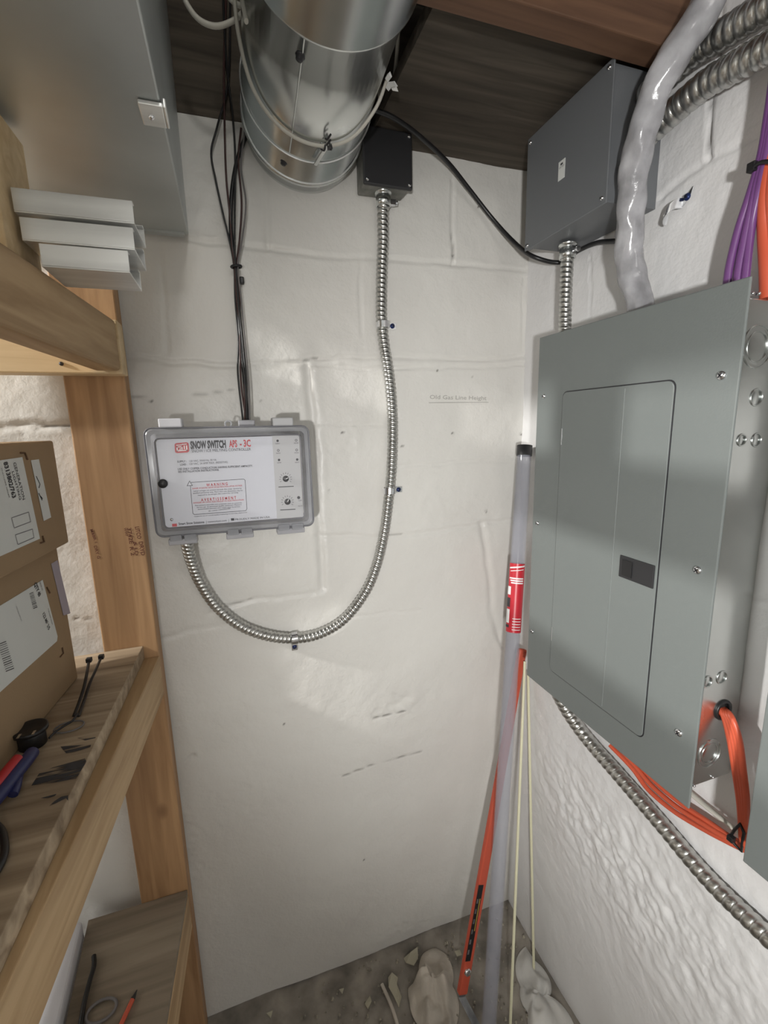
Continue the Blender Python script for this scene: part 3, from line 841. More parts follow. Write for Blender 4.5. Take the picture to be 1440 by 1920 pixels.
for kx, ky, ang in ((535.6, 897.7, -.4), (539, 940.7, -1.2)):
    c = at(kx, ky, 1, YT)
    kb = MB().lathe(c, (0, -1, 0), [(0, .0052), (.002, .0052), (.0026, .0045), (.0030, .0001)], 20).build('dial', BLACK, lplate)
    d_ = np.array([math.cos(ang), 0, -math.sin(ang)]); n_ = np.array([-d_[2], 0, d_[0]])*.0005; q = c-np.array([0, .0033, 0])
    MB().prism([q-n_, q+d_*.0045-n_, q+d_*.0045+n_, q+n_], (0, .0006, 0)).build('pointer', WHITEINK, kb)
c = at(305, 907, 1, YF)
MB().lathe(c, (0, -1, 0), [(-.004, .0072), (.001, .0072), (.0022, .006), (.0025, .0001)], 22).build('latch_knob', BLACK, cover)
screw(SCREW, at(322, 974, 1, YL), (0, -1, 0), .0028, lplate, slot=False)
# hinges under the box, tabs on top
for x0, x1, yy in ((318, 369, 1008), (426, 474, 997), (521, 569, 988)):
    for (xa, xb) in ((x0, (x0+x1)/2-1.5), ((x0+x1)/2+1.5, x1)):
        yo = -(xa-x0)*.07
        p, q = at(xa, yy-4+yo, 1, YR-.002), at(xb, yy+5+yo, 1, YR-.002)
        MB().box((p[0], YR-.006, p[2]), (q[0], YR+.010, q[2])).build('hinge', CLEARW, cover, bevel=.0015)
    p, q = at(x0-2, yy+3, 1, YR+.01), at(x1+2, yy+9, 1, YR+.01)
    MB().box((p[0], YR+.004, p[2]), (q[0], YR+.030, q[2])).build('hinge_base', SMOKE, t, bevel=.0015)
for x0, x1, y0, y1, mm in ((296, 342, 785, 801, WHITEP), (510, 550, 783, 798, LABELG)):
    p, q = at(x0, y0, 1, YR-.002), at(x1, y1, 1, YR-.002)
    MB().box((p[0], YR-.006, p[2]), (q[0], YR+.030, q[2])).build('latch_tab', mm, t, bevel=.002)
p = at(428, 795, 1, YR+.004)
MB().ring([(p[0]+.0052*math.cos(a_), p[1], p[2]+.0052*math.sin(a_)) for a_ in np.linspace(0, 2*math.pi, 20, endpoint=False)], .0016, 8).build('hanging_loop', CLEARW, t)
p, q = at(446, 788, 1, -.05), at(478, 800, 1, -.05)
MB().box((p[0], -.04, p[2]), (q[0], -.062, q[2])).build('wire_gland', SMOKE, t, bevel=.002)
MB().lathe(at(350, 1009, 1, -.045)+np.array([0, 0, .012]), (0, 0, -1), [(0, .0145), (.012, .0145), (.0125, .0125), (.016, .0125)]).build('conduit_fitting', GALV, t)

# ------------------------------------------------------------------ ducts
t = thing('rectangular_duct', (-.3, -.4, 1.668), 'large flat grey sheet metal duct overhead on the left', 'duct')
MB().box((-.50, -.012, 1.670), (-.040, -1.5, 2.02)).build('duct_body', GALVD, t, bevel=.002)
MB().box((-.50, -.010, 1.666), (-.046, -.022, 1.670)).build('end_lip', GALVD, t)
p = at(283, 210, 2, 1.669)
cl = MB().box((p[0]-.010, p[1]-.018, 1.6695), (p[0]+.013, p[1]+.018, 1.6650)).box((p[0]+.013, p[1]-.018, 1.6650), (p[0]+.016, p[1]+.018, 1.674)).build('drive_cleat', GALVB, t, bevel=.0012)
screw(SCREW, (p[0], p[1], 1.665), (0, 0, -1), .003, cl, slot=False)

W0 = at(569, 226, 1, -.03); R0 = .104
ax = np.array([.045, 1.0, -.012]); ax /= np.linalg.norm(ax)
t = thing('round_duct', W0, 'round galvanised duct running overhead to the back wall', 'duct')


def dpt(dy): return W0-ax*dy


MB().lathe(W0, -ax, [(-.028, R0-.004), (.0, R0-.003), (.0, R0), (.008, R0), (.0082, R0-.003), (.075, R0-.003), (.0752, R0-.0055), (.30, R0-.0055), (.302, R0+.001), (.306, R0+.001), (.308, R0-.002), (.9, R0-.002)], 72)\
    .build('duct_pipe', GALV, t)
for k, (d_, r_) in enumerate(((.002, .002), (.010, .0016), (.075, .0012))):
    c = dpt(d_); u = np.cross(ax, [0, 0, 1.]); u /= np.linalg.norm(u); v = np.cross(u, ax)
    MB().ring([c+(R0-.0015)*(math.cos(a_)*u+math.sin(a_)*v) for a_ in np.linspace(0, 2*math.pi, 72, endpoint=False)], r_, 8).build('seam_bead', GALVB, t)
u = np.cross(ax, [0, 0, 1.]); u /= np.linalg.norm(u); v = np.cross(u, ax)


def dsurf(ang, dy, rr=R0-.005): return dpt(dy)+rr*(math.cos(ang)*u+math.sin(ang)*v)


for ang, dy in ((-2.0, .045), (-1.95, .27)):
    c = dsurf(ang, dy); n_ = (c-dpt(dy)); n_ /= np.linalg.norm(n_)
    MB().lathe(c, n_, [(0, .006), (.002, .006), (.0022, .0042), (.006, .0042), (.0062, .0001)], 8).build('sheet_screw', DARKM, t)
# folded lengthwise seam
MB().tube([dsurf(-1.93, d_, R0-.0045) for d_ in (.078, .298)], .0012, n=6).build('long_seam', GALV, t)
# hanging clip with a twist of foil on the underside
c0 = dsurf(-1.40, .15, R0+.002); c1_ = dsurf(-1.45, .105, R0+.003)
t2 = thing('hanging_clip', c0, 'small twisted metal clip on the underside of the round duct', 'clip')
mb = MB()
for k in range(7):
    q = c0+(c1_-c0)*k/6*.5+np.array([random.uniform(-.004, .004), random.uniform(-.012, .006), random.uniform(-.004, .000)])
    mb.tube(smooth([q, q+np.array([random.uniform(-.005, .005), .008, -.003]), q+np.array([random.uniform(-.005, .005), .016, .002])], .003), .0015, n=6)
mb.build('foil_twist', DARKM, t2)
MB().tube(smooth([c0+np.array([0, .012, -.002]), c1_+np.array([-.004, 0, -.002]), c1_+np.array([-.008, .02, -.004])], .003), .0035, n=8, flat=.5).build('clip_tongue', GALV, t2)
# white cable slung round the round duct
P = [dsurf(a_, dy, R0+.001) for a_, dy in ((-3.6, .27), (-3.3, .225), (-3.0, .185), (-2.6, .15), (-2.2, .135), (-1.8, .128), (-1.4, .126), (-1.0, .130), (-.6, .150), (-.3, .170))]
P = [np.array(at(462, 40, 1, -.27))]+P[1:]
tag(MB().tube(smooth(P, .004), .0036, n=10, flat=.7).build('cable', WIREW), 'white cable slung under the round duct', 'cable')
c = dsurf(-.35, .172, R0+.003)
t2 = thing('tape_tag', c, 'crumpled white tape at the right end of the sling under the round duct', 'tape')
mb = MB()
for k in range(9):
    d_ = np.array([random.uniform(-.3, 1), random.uniform(-.6, .4), random.uniform(-1, .9)]); d_ /= np.linalg.norm(d_)
    e_ = np.cross(d_, [0.3, 1, .2]); e_ /= np.linalg.norm(e_); L = random.uniform(.008, .019)
    mb.prism([c, c+d_*L*.6+e_*.004, c+d_*L, c+d_*L*.6-e_*.004], np.cross(d_, e_)*.0008)
mb.build('tape_strips', TIEW, t2)
# loops of white cable left of the duct
P = [at(x, y, 1, yy) for (x, y), yy in zip([(335, -30), (352, 10), (375, 38), (405, 49), (435, 40), (458, 20), (470, -10)], [-.18]*7)]
tag(MB().tube(smooth(P, .004), .0042, n=10, flat=.75).build('cable', WIREW), 'white cable looping down left of the round duct', 'cable')
P = [at(x, y, 1, yy) for (x, y), yy in zip([(400, -50), (430, -4), (455, 12), (475, 8)], [-.2]*4)]
tag(MB().tube(smooth(P, .004), .0038, n=10, flat=.75).build('cable', WIREW), 'short white cable stub above the larger loop left of the round duct', 'cable')
for nm, pts in (('left of two white cables dropping into the black-lidded box', [(738, -40), (732, 20), (727, 70), (718, 110), (712, 170), (712, 215), (717, 240)]),
                ('right of two white cables dropping into the black-lidded box', [(752, -40), (748, 20), (745, 90), (740, 140), (731, 190), (725, 225), (724, 240)])):
    P = [at(x, y, 1, yy) for (x, y), yy in zip(pts, [-.27, -.22, -.17, -.12, -.07, -.045, -.035])]; P[-1] = np.array([P[-1][0], -.03, 1.852])
    tag(MB().tube(smooth(P, .004), .0030, n=10).build('cable', WIREW), nm, 'cable', 'white cables above the small box')
# dark cables behind the round duct
for xx, rr in ((463, .003), (471, .002)):
    P = [at(x, y, 1, -.05) for x, y in ((xx+15, 90), (xx-5, 140), (xx-6, 190), (xx+10, 235))]
    tag(MB().tube(smooth(P, .004), rr, n=8).build('wire', BLACK), ('thicker' if rr > .0025 else 'thinner')+' black wire bowing out left of the round duct, near the ceiling', 'wire')

# ------------------------------------------------------------------ storage rack
t = thing('storage_rack', (-.35, -.3, 0), 'rough lumber storage rack with plywood shelves on the left', 'rack')
MB().box((-.247, -.042, 0), (-.159, -.005, 1.60)).build('post', PINE_Z, t, bevel=.002)
post = t.children[0] if t.children else None
MB().box((-.45, -.080, 1.434), (-.153, -.043, 1.515)).build('cross_rail', PINE_X, t, bevel=.002)


def rail(name, fx, fy, ftop, fbot, nx, ny, ntop, nbot, w_, m_, bev=.002):
    """2x4 on edge from far (fx,fy) to near (nx,ny)"""
    mb = MB()
    mb.hexa([(fx, fy, fbot), (nx, ny, nbot), (nx-w_, ny, nbot), (fx-w_, fy, fbot)], [(fx, fy, ftop), (nx, ny, ntop), (nx-w_, ny, ntop), (fx-w_, fy, ftop)])
    return mb.build(name, m_, t, bevel=bev, seg=3)


rail('top_rail', -.155, -.0805, 1.5145, 1.438, -.200, -.66, 1.5145, 1.438, .038, PINE_Y, .006)
rail('shelf_rail', -.158, -.0425, .933, .856, -.1965, -.60, .933, .856, .040, PINE_Y)
rail('lower_rail', -.160, -.0425, .395, .315, -.1965, -.60, .395, .315, .038, PINE_Y)
# near post
MB().box((-.2405, -.640, 0), (-.2000, -.603, .930)).build('post', PINE_Z, t, bevel=.002)
sb = MB(); sb.hexa([(-.183, -.0425, .9335), (-.2085, -.70, .9335), (-.75, -.70, .9335), (-.75, -.0425, .9335)],
                   [(-.183, -.0425, .958), (-.2085, -.70, .958), (-.75, -.70, .958), (-.75, -.0425, .958)])
shelf = sb.build('shelf_board', PLY, t, bevel=.0012)
sb = MB(); sb.hexa([(-.161, -.0425, .3955), (-.197, -.60, .3955), (-.305, -.60, .3955), (-.34, -.0425, .3955)],
                   [(-.161, -.0425, .409), (-.197, -.60, .409), (-.305, -.60, .409), (-.34, -.0425, .409)])
sb.build('lower_shelf_board', PLYD, t, bevel=.001)
MB().box((-.75, -.62, .86), (-.241, -.58, .9325)).build('cross_rail', PINE_X, t, bevel=.002)
# black marker smears on the plywood
mk = MB()
for poly in ([(640, 1015), (820, 1000), (965, 985), (955, 1035), (830, 1065), (700, 1085)], [(420, 1290), (560, 1235), (900, 1140), (915, 1175), (810, 1350), (560, 1400), (330, 1430)],
             [(820, 925), (1020, 890), (1010, 925), (900, 950)], [(580, 1590), (640, 1550), (720, 1505), (722, 1590), (700, 1560), (500, 1660)], [(430, 1560), (600, 1515), (560, 1560)]):
    q = [at(x/5.646, 1220+y/5.646, 2, .9584) for x, y in poly]
    mk.add(q, [tuple(range(len(q)))[::-1]])
MK = mat('marker_black', (.04, .04, .045), .6)
_nt = MK.node_tree; _tc = _nt.nodes.new('ShaderNodeTexCoord'); _mp = _nt.nodes.new('ShaderNodeMapping'); _mp.inputs['Scale'].default_value = (.12, 1, 1)
_nz = _nt.nodes.new('ShaderNodeTexNoise'); _nz.inputs['Scale'].default_value = 190
_cr = _nt.nodes.new('ShaderNodeValToRGB'); _cr.color_ramp.elements[0].position = .38; _cr.color_ramp.elements[1].position = .56
_nt.links.new(_tc.outputs['Object'], _mp.inputs[0]); _nt.links.new(_mp.outputs[0], _nz.inputs['Vector']); _nt.links.new(_nz.outputs['Fac'], _cr.inputs[0])
_nt.links.new(_cr.outputs[0], _nt.nodes['Principled BSDF'].inputs['Alpha'])
mk.build('marker_smear', MK, shelf, label='black marker smears')
# lumber stamps on the post
st = MB()
yy = -.0426


def vt(s_, x0, y0, x1, y1, h):
    st.text(s_, at(x0, y0, 1, yy), at(x1, y1, 1, yy), h, 0, nrm=(0, -1, 0), bold=.02)


vt('WWP', 232, 990, 236, 1006, .004)
vt('3742E', 238, 990, 243, 1020, .0065); vt('R 2', 243, 1026, 246, 1042, .006)
vt('LITCO', 253, 988, 258, 1011, .0065); vt('DRYD', 260, 1016, 265, 1042, .0065); vt('& LD', 250, 1016, 254, 1042, .005)
post = [c_ for c_ in t.children if c_.name == 'post'][0]
st.build('grade_stamp', STAMP, post, label='brown stamped lumber marks'); st = MB()
vt('M&BR 1', 169, 993, 178, 1018, .004); vt('DRY G', 176, 1024, 183, 1048, .0045)
st.build('grade_stamp', STAMP, post, label='faint brown stamp near the left edge of the post')
# twine loop / knot screws on the rail
screw(DARKM, at(115, 682, 1, -.0805), (0, -1, 0), .003, [c_ for c_ in t.children if c_.name.startswith('cross_rail')][0], slot=False)

MB().box((-.34, -.345, 1.515), (-.1925, -.252, 1.66)).build('blocking', PINE_X, t, bevel=.002)

# ------------------------------------------------------------------ metal channels on the top rail
for k, (z0, x1, dy, xl) in enumerate(((1.5150, -.090, .000, -.172), (1.5400, -.083, .004, -.187), (1.5650, -.080, .000, -.189))):
    y0, y1 = -.323+dy, -.250+dy; h_ = .0225; mb = MB()
    mb.box((xl, y0, z0), (x1, y1, z0+.0016)); mb.box((xl, y0, z0+.0016), (x1, y0+.0016, z0+h_)); mb.box((xl, y1-.0016, z0+.0016), (x1, y1, z0+h_))
    mb.box((xl, y0+.0016, z0+h_-.0016), (x1, y0+.010, z0+h_)); mb.box((xl, y1-.010, z0+h_-.0016), (x1, y1-.0016, z0+h_))
    tag(mb.build('metal_channel', GALVB, bevel=.0005), ['lowest', 'middle', 'topmost'][k]+' of the three bright metal channels stacked on the top rail', 'metal channel', 'metal channels stacked on the rack')

# ------------------------------------------------------------------ cardboard boxes
DX = .105
nb = np.array([1, -DX, 0.])


def carton(px, py, z0, z1, L, Wd, label):
    """right face runs from far corner (px,py) towards the camera"""
    d_ = np.array([-DX, -1, 0])/math.hypot(1, DX); e_ = np.array([-1, DX, 0])/math.hypot(1, DX)
    a_ = np.array([px, py, 0]); c4 = [a_, a_+d_*L, a_+d_*L+e_*Wd, a_+e_*Wd]
    t_ = thing('cardboard_box', a_+np.array([0, 0, z0]), label, 'box')
    mb = MB(); mb.hexa([q+np.array([0, 0, z0]) for q in c4], [q+np.array([0, 0, z1]) for q in c4])
    b_ = mb.build('carton', CARD, t_, bevel=.003)
    return t_, b_, a_


tL, bL, aL = carton(-.263, -.128, .9585, 1.179, .52, .15, 'lower brown cardboard box with a large white shipping label, on the plywood shelf')
tU, bU, aU = carton(-.247, -.126, 1.180, 1.334, .52, .16, 'upper brown cardboard box with white label, topmost of the two on the shelf')


def face(a_, off=.0006):
    p0 = a_+np.array([off, 0, 0])
    return lambda x, y: on_plane(x, y, p0, nb)


def ftext(mb, F, s_, p, q, h, mi=1, bold=0.0):
    mb.text(s_, F(*p), F(*q), h, mi, nrm=nb/np.linalg.norm(nb), bold=bold)


F = face(aU); F2 = face(aU, .0010)
mb = MB(); q = [F(-60, 872), F(42, 857), F(75, 1010), F(-60, 1070)]; mb.add(q, [(3, 2, 1, 0)], 0)
ftext(mb, F2, 'GENERATION', (25, 868), (43, 938), .006, 1, .0)
ftext(mb, F2, 'LIGHTING', (22, 885), (37, 938), .005, 1)
ftext(mb, F2, '8313802/763', (7, 867), (24, 935), .008, 1, .03)
ftext(mb, F2, 'CUSTOMER ORDER', (2, 878), (17, 934), .002, 1)
for (xa, ya), (xb, yb), (xc, yc), (xd, yd) in (((22, 971), (54, 960), (58, 978), (27, 990)), ((29, 1003), (61, 992), (64, 1008), (34, 1021))):
    for p_, q_ in (((xa, ya), (xb, yb)), ((xb, yb), (xc, yc)), ((xc, yc), (xd, yd)), ((xd, yd), (xa, ya))):
        p3, q3 = F2(*p_), F2(*q_); dd = (q3-p3)/np.linalg.norm(q3-p3); nn = np.cross(nb, dd)*.0005
        mb.add([p3-nn, q3-nn, q3+nn, p3+nn], [(3, 2, 1, 0)], 2)
mb.build('paper_label', [PAPER, INK, INKG], bU, label='white printed label')
mb = MB(); mb.add([F(58, 863), F(73, 861), F(96, 970), F(82, 977)], [(3, 2, 1, 0)], 0)
for pts in ([(68, 893), (75, 908), (73, 915)], [(73, 925), (79, 938), (76, 930), (80, 935)]):
    mb.tube([F2(*p_) for p_ in pts], .0005, n=4, mi=1)
mb.build('paper_strip', [PAPER, INK], bU, label='narrow white strip')
for pts in ([(38, 849), (47, 849), (52, 862)], [(76, 1018), (83, 1016), (80, 1005)]):
    MB().tube([F2(*p_) for p_ in pts], .0011, n=4).build('printed_corner', CARDD, bU)
F = face(aL); F2 = face(aL, .0010)
mb = MB(); q = [F(-60, 1172), F(0, 1136), F(80, 1087), F(108, 1193), F(107, 1202), F(0, 1298), F(-60, 1352)]; mb.add(q, [tuple(range(7))[::-1]], 0)
for (x0, y0, x1, y1, n_, wd) in ((55, 1113, 63, 1143, 11, 11), (-4, 1208, 12, 1262, 14, 22)):
    for k in range(n_):
        f_ = k/n_; xa = x0+(x1-x0)*f_; ya = y0+(y1-y0)*f_; th = random.choice((.8, 1.3, 1.9))*.8
        mb.add([F2(xa, ya), F2(xa+wd*.7, ya-wd*.28), F2(xa+wd*.7+.3, ya-wd*.28+th), F2(xa+.3, ya+th)], [(3, 2, 1, 0)], 1)
ftext(mb, F2, 'QTY 40', (64, 1096), (73, 1120), .007, 1, .03); ftext(mb, F2, 'ORDER NO', (74, 1092), (79, 1108), .003, 1)
ftext(mb, F2, '122 MF 2/5', (80, 1152), (91, 1182), .006, 1, .01); ftext(mb, F2, 'PURCHASE ORDER', (90, 1142), (98, 1172), .002, 1)
ftext(mb, F2, 'ITEM DESCRIPTION', (30, 1138), (40, 1165), .002, 2)
mb.build('paper_label', [PAPER, INK, INKG], bL, label='large white shipping label')
mb = MB(); mb.add([F(96, 1057), F(108, 1050), F(132, 1150), F(119, 1154)], [(3, 2, 1, 0)], 0); mb.build('tape_strip', PURPT, bL, label='purple-grey tape')
for pts in ([(88, 1101), (94, 1112)], [(113, 1232), (119, 1225), (117, 1214)]):
    MB().tube([F2(*p_) for p_ in pts], .0009, n=4).build('printed_corner', CARDD, bL)

# ------------------------------------------------------------------ little things on the plywood shelf
ZS = .9582


def sp3(x, y, z=0.0): return at(x, y, 2, ZS+z)


for nm, pts in (('black cable tie standing nearest the cardboard box', [((167, 1238), .028), ((163, 1262), .024), ((157, 1290), .016), ((147, 1320), .008), ((138, 1343), .003)]),
                ('black cable tie leaning away from the cardboard box', [((190, 1232), .020), ((180, 1255), .018), ((168, 1282), .012), ((158, 1312), .006), ((147, 1343), .003)])):
    P = [sp3(x, y, z) for (x, y), z in pts]
    t_ = thing('cable_tie', P[-1], nm, 'cable tie', 'loose cable ties on the shelf')
    MB().tube(smooth(P, .004), .0022, n=8, flat=.5).build('strap', BLACK, t_)
    c = P[0]; MB().box(c-np.array([.004, .004, .003]), c+np.array([.004, .004, .004])).build('tie_head', BLACK, t_, bevel=.001)
c = sp3(130, 1365)
tag(MB().ring([c+np.array([.017*math.cos(a_), .012*math.sin(a_), .002]) for a_ in np.linspace(0, 2*math.pi, 30, endpoint=False)], .0011, 6).build('wire_ring', GREYW), 'thin grey wire ring lying on the plywood shelf', 'wire ring')
P = [sp3(x, y, .004) for x, y in ((146, 1338), (135, 1352), (122, 1360), (104, 1372), (92, 1384))]
tag(MB().tube(smooth(P, .004), .0014, n=6).build('wire', DARKM), 'short dark wire end between the cable ties and the black spool', 'wire')
c = sp3(62, 1396)
t_ = thing('tape_spool', c, 'small black spool on the shelf behind the red and blue handled tool', 'spool')
MB().lathe(c, (0, 0, 1), [(0, .0001), (0, .015), (.020, .015), (.021, .014)], 30).build('core', BLACK, t_)
MB().lathe(c, (0, 0, 1), [(.019, .014), (.0195, .019), (.024, .019), (.0245, .017), (.022, .012), (.022, .0001)], 30).build('flange', BLACK, t_)
for a0 in (-1.9, -1.0):
    MB().box(c+np.array([.017*math.cos(a0)-.0015, .017*math.sin(a0)-.004, .0243]), c+np.array([.017*math.cos(a0)+.0015, .017*math.sin(a0)+.004, .0250])).build('rib', SCREW, t_)
t_ = thing('hand_tool', sp3(20, 1460), 'hand tool with red and blue grips lying on the plywood shelf', 'tool')
P = [sp3(x, y, z) for (x, y), z in (((60, 1412), .012), ((48, 1428), .014), ((30, 1450), .014), ((8, 1478), .014), ((-20, 1512), .014), ((-50, 1550), .014))]
MB().tube(smooth(P, .004), .0075, n=14).build('blue_grip', BLUEP, t_)
P2 = [p+np.array([-.0065, -.001, .006]) for p in P[1:]]
MB().tube(smooth(P2, .004), .006, n=14).build('red_grip', REDP, t_)
P = [sp3(x, y, z) for (x, y), z in (((34, 1455), .008), ((30, 1475), .008), ((24, 1490), .006))]
MB().tube(smooth(P, .003), .005, n=10).build('guard', BLUEP, t_)
P = [sp3(x, y, .004) for x, y in ((-8, 1545), (4, 1560), (9, 1590), (4, 1615), (-10, 1640))]
tag(MB().tube(smooth(P, .004), .0035, n=8).build('cable', BLACK), 'black cable end at the left edge of the photo on the plywood shelf', 'cable')

# lower shelf: white panel, cables, pencil
ZL = .4095
tp = at(200, 1900, 2, ZL)
q0, q1, q2, q3 = at(167, 1728, 2, ZL+.001), at(176, 1790, 2, ZL+.001), at(150, 1960, 2, ZL+.001), at(120, 1728, 2, ZL+.001)
t_ = MB().hexa([(-.46, -.06, 0), (-.343, -.06, 0), (-.319, -.44, 0), (-.46, -.44, 0)], [(-.46, -.06, .43), (-.343, -.06, .43), (-.319, -.44, .43), (-.46, -.44, .43)]).build('plastic_bin', WHITEP, bevel=.004)
tag(t_, 'white plastic bin left of the lower plywood shelf', 'bin')
P = [at(x, y, 2, ZL+.006) for x, y in ((176, 1792), (176, 1812), (168, 1840), (158, 1880), (150, 1925), (140, 1980))]
tag(MB().tube(smooth(P, .005), .0038, n=8).build('cable', BLACK), 'black cable lying along the edge of the lower plywood shelf', 'cable')
c = at(190, 1895, 2, ZL+.003)
tag(MB().ring([c+np.array([.022*math.cos(a_), .016*math.sin(a_), 0]) for a_ in np.linspace(0, 2*math.pi, 30, endpoint=False)], .0025, 6).build('wire_ring', GREYW), 'dull wire ring lying on the lower plywood shelf', 'wire ring')
a_, b_ = at(257, 1856, 2, ZL+.004), at(225, 1925, 2, ZL+.004)
t_ = thing('pencil', b_, 'orange pencil lying on the lower plywood shelf', 'pencil')
d_ = a_-b_
MB().cyl(b_-d_*.5, b_+d_*.72, .0040, n=6).build('barrel', ORANGE, t_)
MB().cyl(b_+d_*.72, a_, .0040, .0006, n=10).build('tip', TIP, t_)

# ------------------------------------------------------------------ cables at the right edge
rb = [
    (PURPLE, .0048, [(1362, 545), (1368, 500), (1385, 430), (1408, 360), (1428, 290), (1440, 220), (1450, 150), (1460, 60)], 'leftmost of the purple cables entering the large panel from above'),
    (PURPLE, .0048, [(1380, 545), (1386, 500), (1400, 430), (1416, 360), (1433, 290), (1446, 220), (1456, 150), (1466, 60)], 'middle one of the purple cables entering the large panel from above'),
    (PURPLE, .0048, [(1396, 540), (1400, 500), (1408, 430), (1422, 360), (1437, 290), (1450, 220), (1460, 150), (1470, 60)], 'purple cable nearest the orange ones above the large panel'),
    (ORANGE, .0075, [(1438, 560), (1437, 500), (1434, 430), (1436, 360), (1444, 290), (1454, 220), (1464, 150), (1474, 60)], 'bright orange cable at the right edge above the large panel'),
    (ORANGE, .0070, [(1452, 560), (1452, 500), (1448, 430), (1448, 360), (1455, 290), (1464, 220), (1472, 150), (1480, 60)], 'second orange cable at the right edge, mostly outside the photo'),
]
for k, (mm, r, pts, nm) in enumerate(rb):
    n_ = len(pts); X0 = .596 if mm is PURPLE else .600
    P = [at(x, y, 0, X0+(.002*k if i < 3 else 0)) for i, (x, y) in enumerate(pts)]
    tag(MB().tube(smooth(P, .005), r, n=12).build('cable', mm), nm, 'cable', ('purple' if mm is PURPLE else 'orange')+' cables above the large panel')
c = at(1412, 313, 0, .590)
t_ = thing('cable_tie', c, 'black cable tie gathering the purple and orange cables at top right', 'cable tie')
MB().box(c-np.array([.004, .004, .005]), c+np.array([.005, .005, .005])).build('tie_head', BLACK, t_, bevel=.001)
P = [at(x, y, 0, xx) for (x, y), xx in zip([(1412, 315), (1425, 305), (1440, 303), (1462, 306)], [.589, .586, .586, .59])]
MB().tube(smooth(P, .003), .0022, n=8).build('strap', BLACK, t_)

og = [((1352, 1322), -.520, .610), ]
names = ['inner', 'second', 'third', 'outer']
for k in range(4):
    o = k*4.5
    pts = [((1350+o*.6, 1330), .606), ((1358+o, 1345), .606), ((1368+o*1.3, 1385), .606), ((1377+o*1.2, 1440), .606), ((1386+o, 1500), .608), ((1390+o*.6, 1550), .612), ((1393+o*.5, 1578), .615), ((1412+o*.4, 1592), .618), ((1450, 1590), .62)]
    P = [at(x, y, 0, xx) for (x, y), xx in pts]
    P[0] = np.array([.606+.003*k, -.528, at(1354, 1331, 1, -.528)[2]]); P = [P[0]+np.array([0, .006, .001])]+P
    tag(MB().tube(smooth(P, .004), .0040, n=10).build('cable', ORANGE), names[k]+' orange cable of the bunch looping down out of the black grommet', 'cable', 'orange cables out of the panel side')
for k in range(3):
    o = k*7
    pts = [(1150+o, 1395-o*.3), (1185+o, 1440-o*.35), (1215+o, 1480-o), (1262+o, 1520-o), (1320+o*.6, 1555-o), (1368, 1580-o*.8), (1400, 1596-o*.7), (1440, 1622-o)]
    P = [at(x, y, 0, .628-(.004 if k == 1 else 0)) for x, y in pts]; P[0][0] = .62
    tag(MB().tube(smooth(P, .004), .0040, n=10).build('cable', ORANGE), ['lowest', 'middle', 'uppermost'][k]+' orange cable sweeping right from under the large panel', 'cable', 'orange cables under the panel')
P = [at(x, y, 0, .634) for x, y in ((1270, 1465), (1300, 1492), (1340, 1525), (1380, 1556), (1440, 1598))]
tag(MB().tube(smooth(P, .004), .0042, n=10, flat=.7).build('cable', WIREW), 'white cable running along the wall behind the orange cables', 'cable')
c = at(1390, 1580, 0, .612)
t_ = thing('cable_tie', c, 'black cable tie binding the two bunches of orange cables', 'cable tie')
ringp = [at(x, y, 0, xx) for x, y, xx in ((1368, 1570, .612), (1377, 1556, .608), (1388, 1545, .606), (1395, 1562, .607), (1392, 1578, .612), (1390, 1596, .614), (1378, 1584, .612))]
MB().ring(ringp, .0019, 8).build('strap', BLACK, t_)
c = at(1371, 1572, 0, .607); MB().box(c-np.array([.004]*3), c+np.array([.004]*3)).build('tie_head', BLACK, t_, bevel=.001)

# ------------------------------------------------------------------ long things leaning in the corner
top = at(985, 838, 1, -.045); top[0] = .620; bot = at(914, 1965, 2, .002)
d_ = (top-bot); L = np.linalg.norm(d_); d_ /= L
t_ = thing('clear_tube', bot, 'long clear plastic tube with a red sleeve leaning in the corner', 'tube')
mb = MB().lathe(bot, d_, [(0, .0160), (L, .0160)], 36); mb.lathe(bot, d_, [(0, .0142), (L, .0142)], 36)
tb = mb.build('tube_wall', TUBEC, t_)
MB().lathe(bot, d_, [(0, .0001), (0, .0165), (.004, .0165)], 30).build('bottom_cap', TUBEC, t_)
MB().lathe(top, d_, [(-.020, .0168), (.003, .0168), (.004, .0001)], 30).build('top_cap', BLACK, t_)


def tz(py):   # distance along tube for a pixel row
    best = None
    for k in range(2000):
        p = bot+d_*L*k/2000; dd = p-CAM; y_ = 960-FPX*(dd@_u)/(dd@_f)
        if best is None or abs(y_-py) < best[0]: best = (abs(y_-py), L*k/2000)
    return best[1]


s0, s1 = tz(1184), tz(1056)
rs = MB().lathe(bot, d_, [(s0, .01625), (s1, .01625)], 40).build('red_sleeve', REDL, t_, label='red printed sleeve')
side = np.cross(d_, np.array([-.5, -.85, 0])); side /= np.linalg.norm(side); vn = np.cross(side, d_); vn /= np.linalg.norm(vn)
if vn @ (CAM-bot) < 0: vn = -vn
if side[0] < 0: side = -side
pr = MB()


def tubept(s, ang, r=.0168): return bot+d_*s+r*(math.cos(ang)*vn+math.sin(ang)*side)


def tband(sa, sb, a0, a1, mi, slant=0.0):
    n = 8; vs = []
    for k in range(n+1):
        a__ = a0+(a1-a0)*k/n; vs += [tubept(sa+slant*k/n, a__), tubept(sb+slant*k/n, a__)]
    pr.add(vs, [(2*k, 2*k+1, 2*k+3, 2*k+2) for k in range(n)], mi)


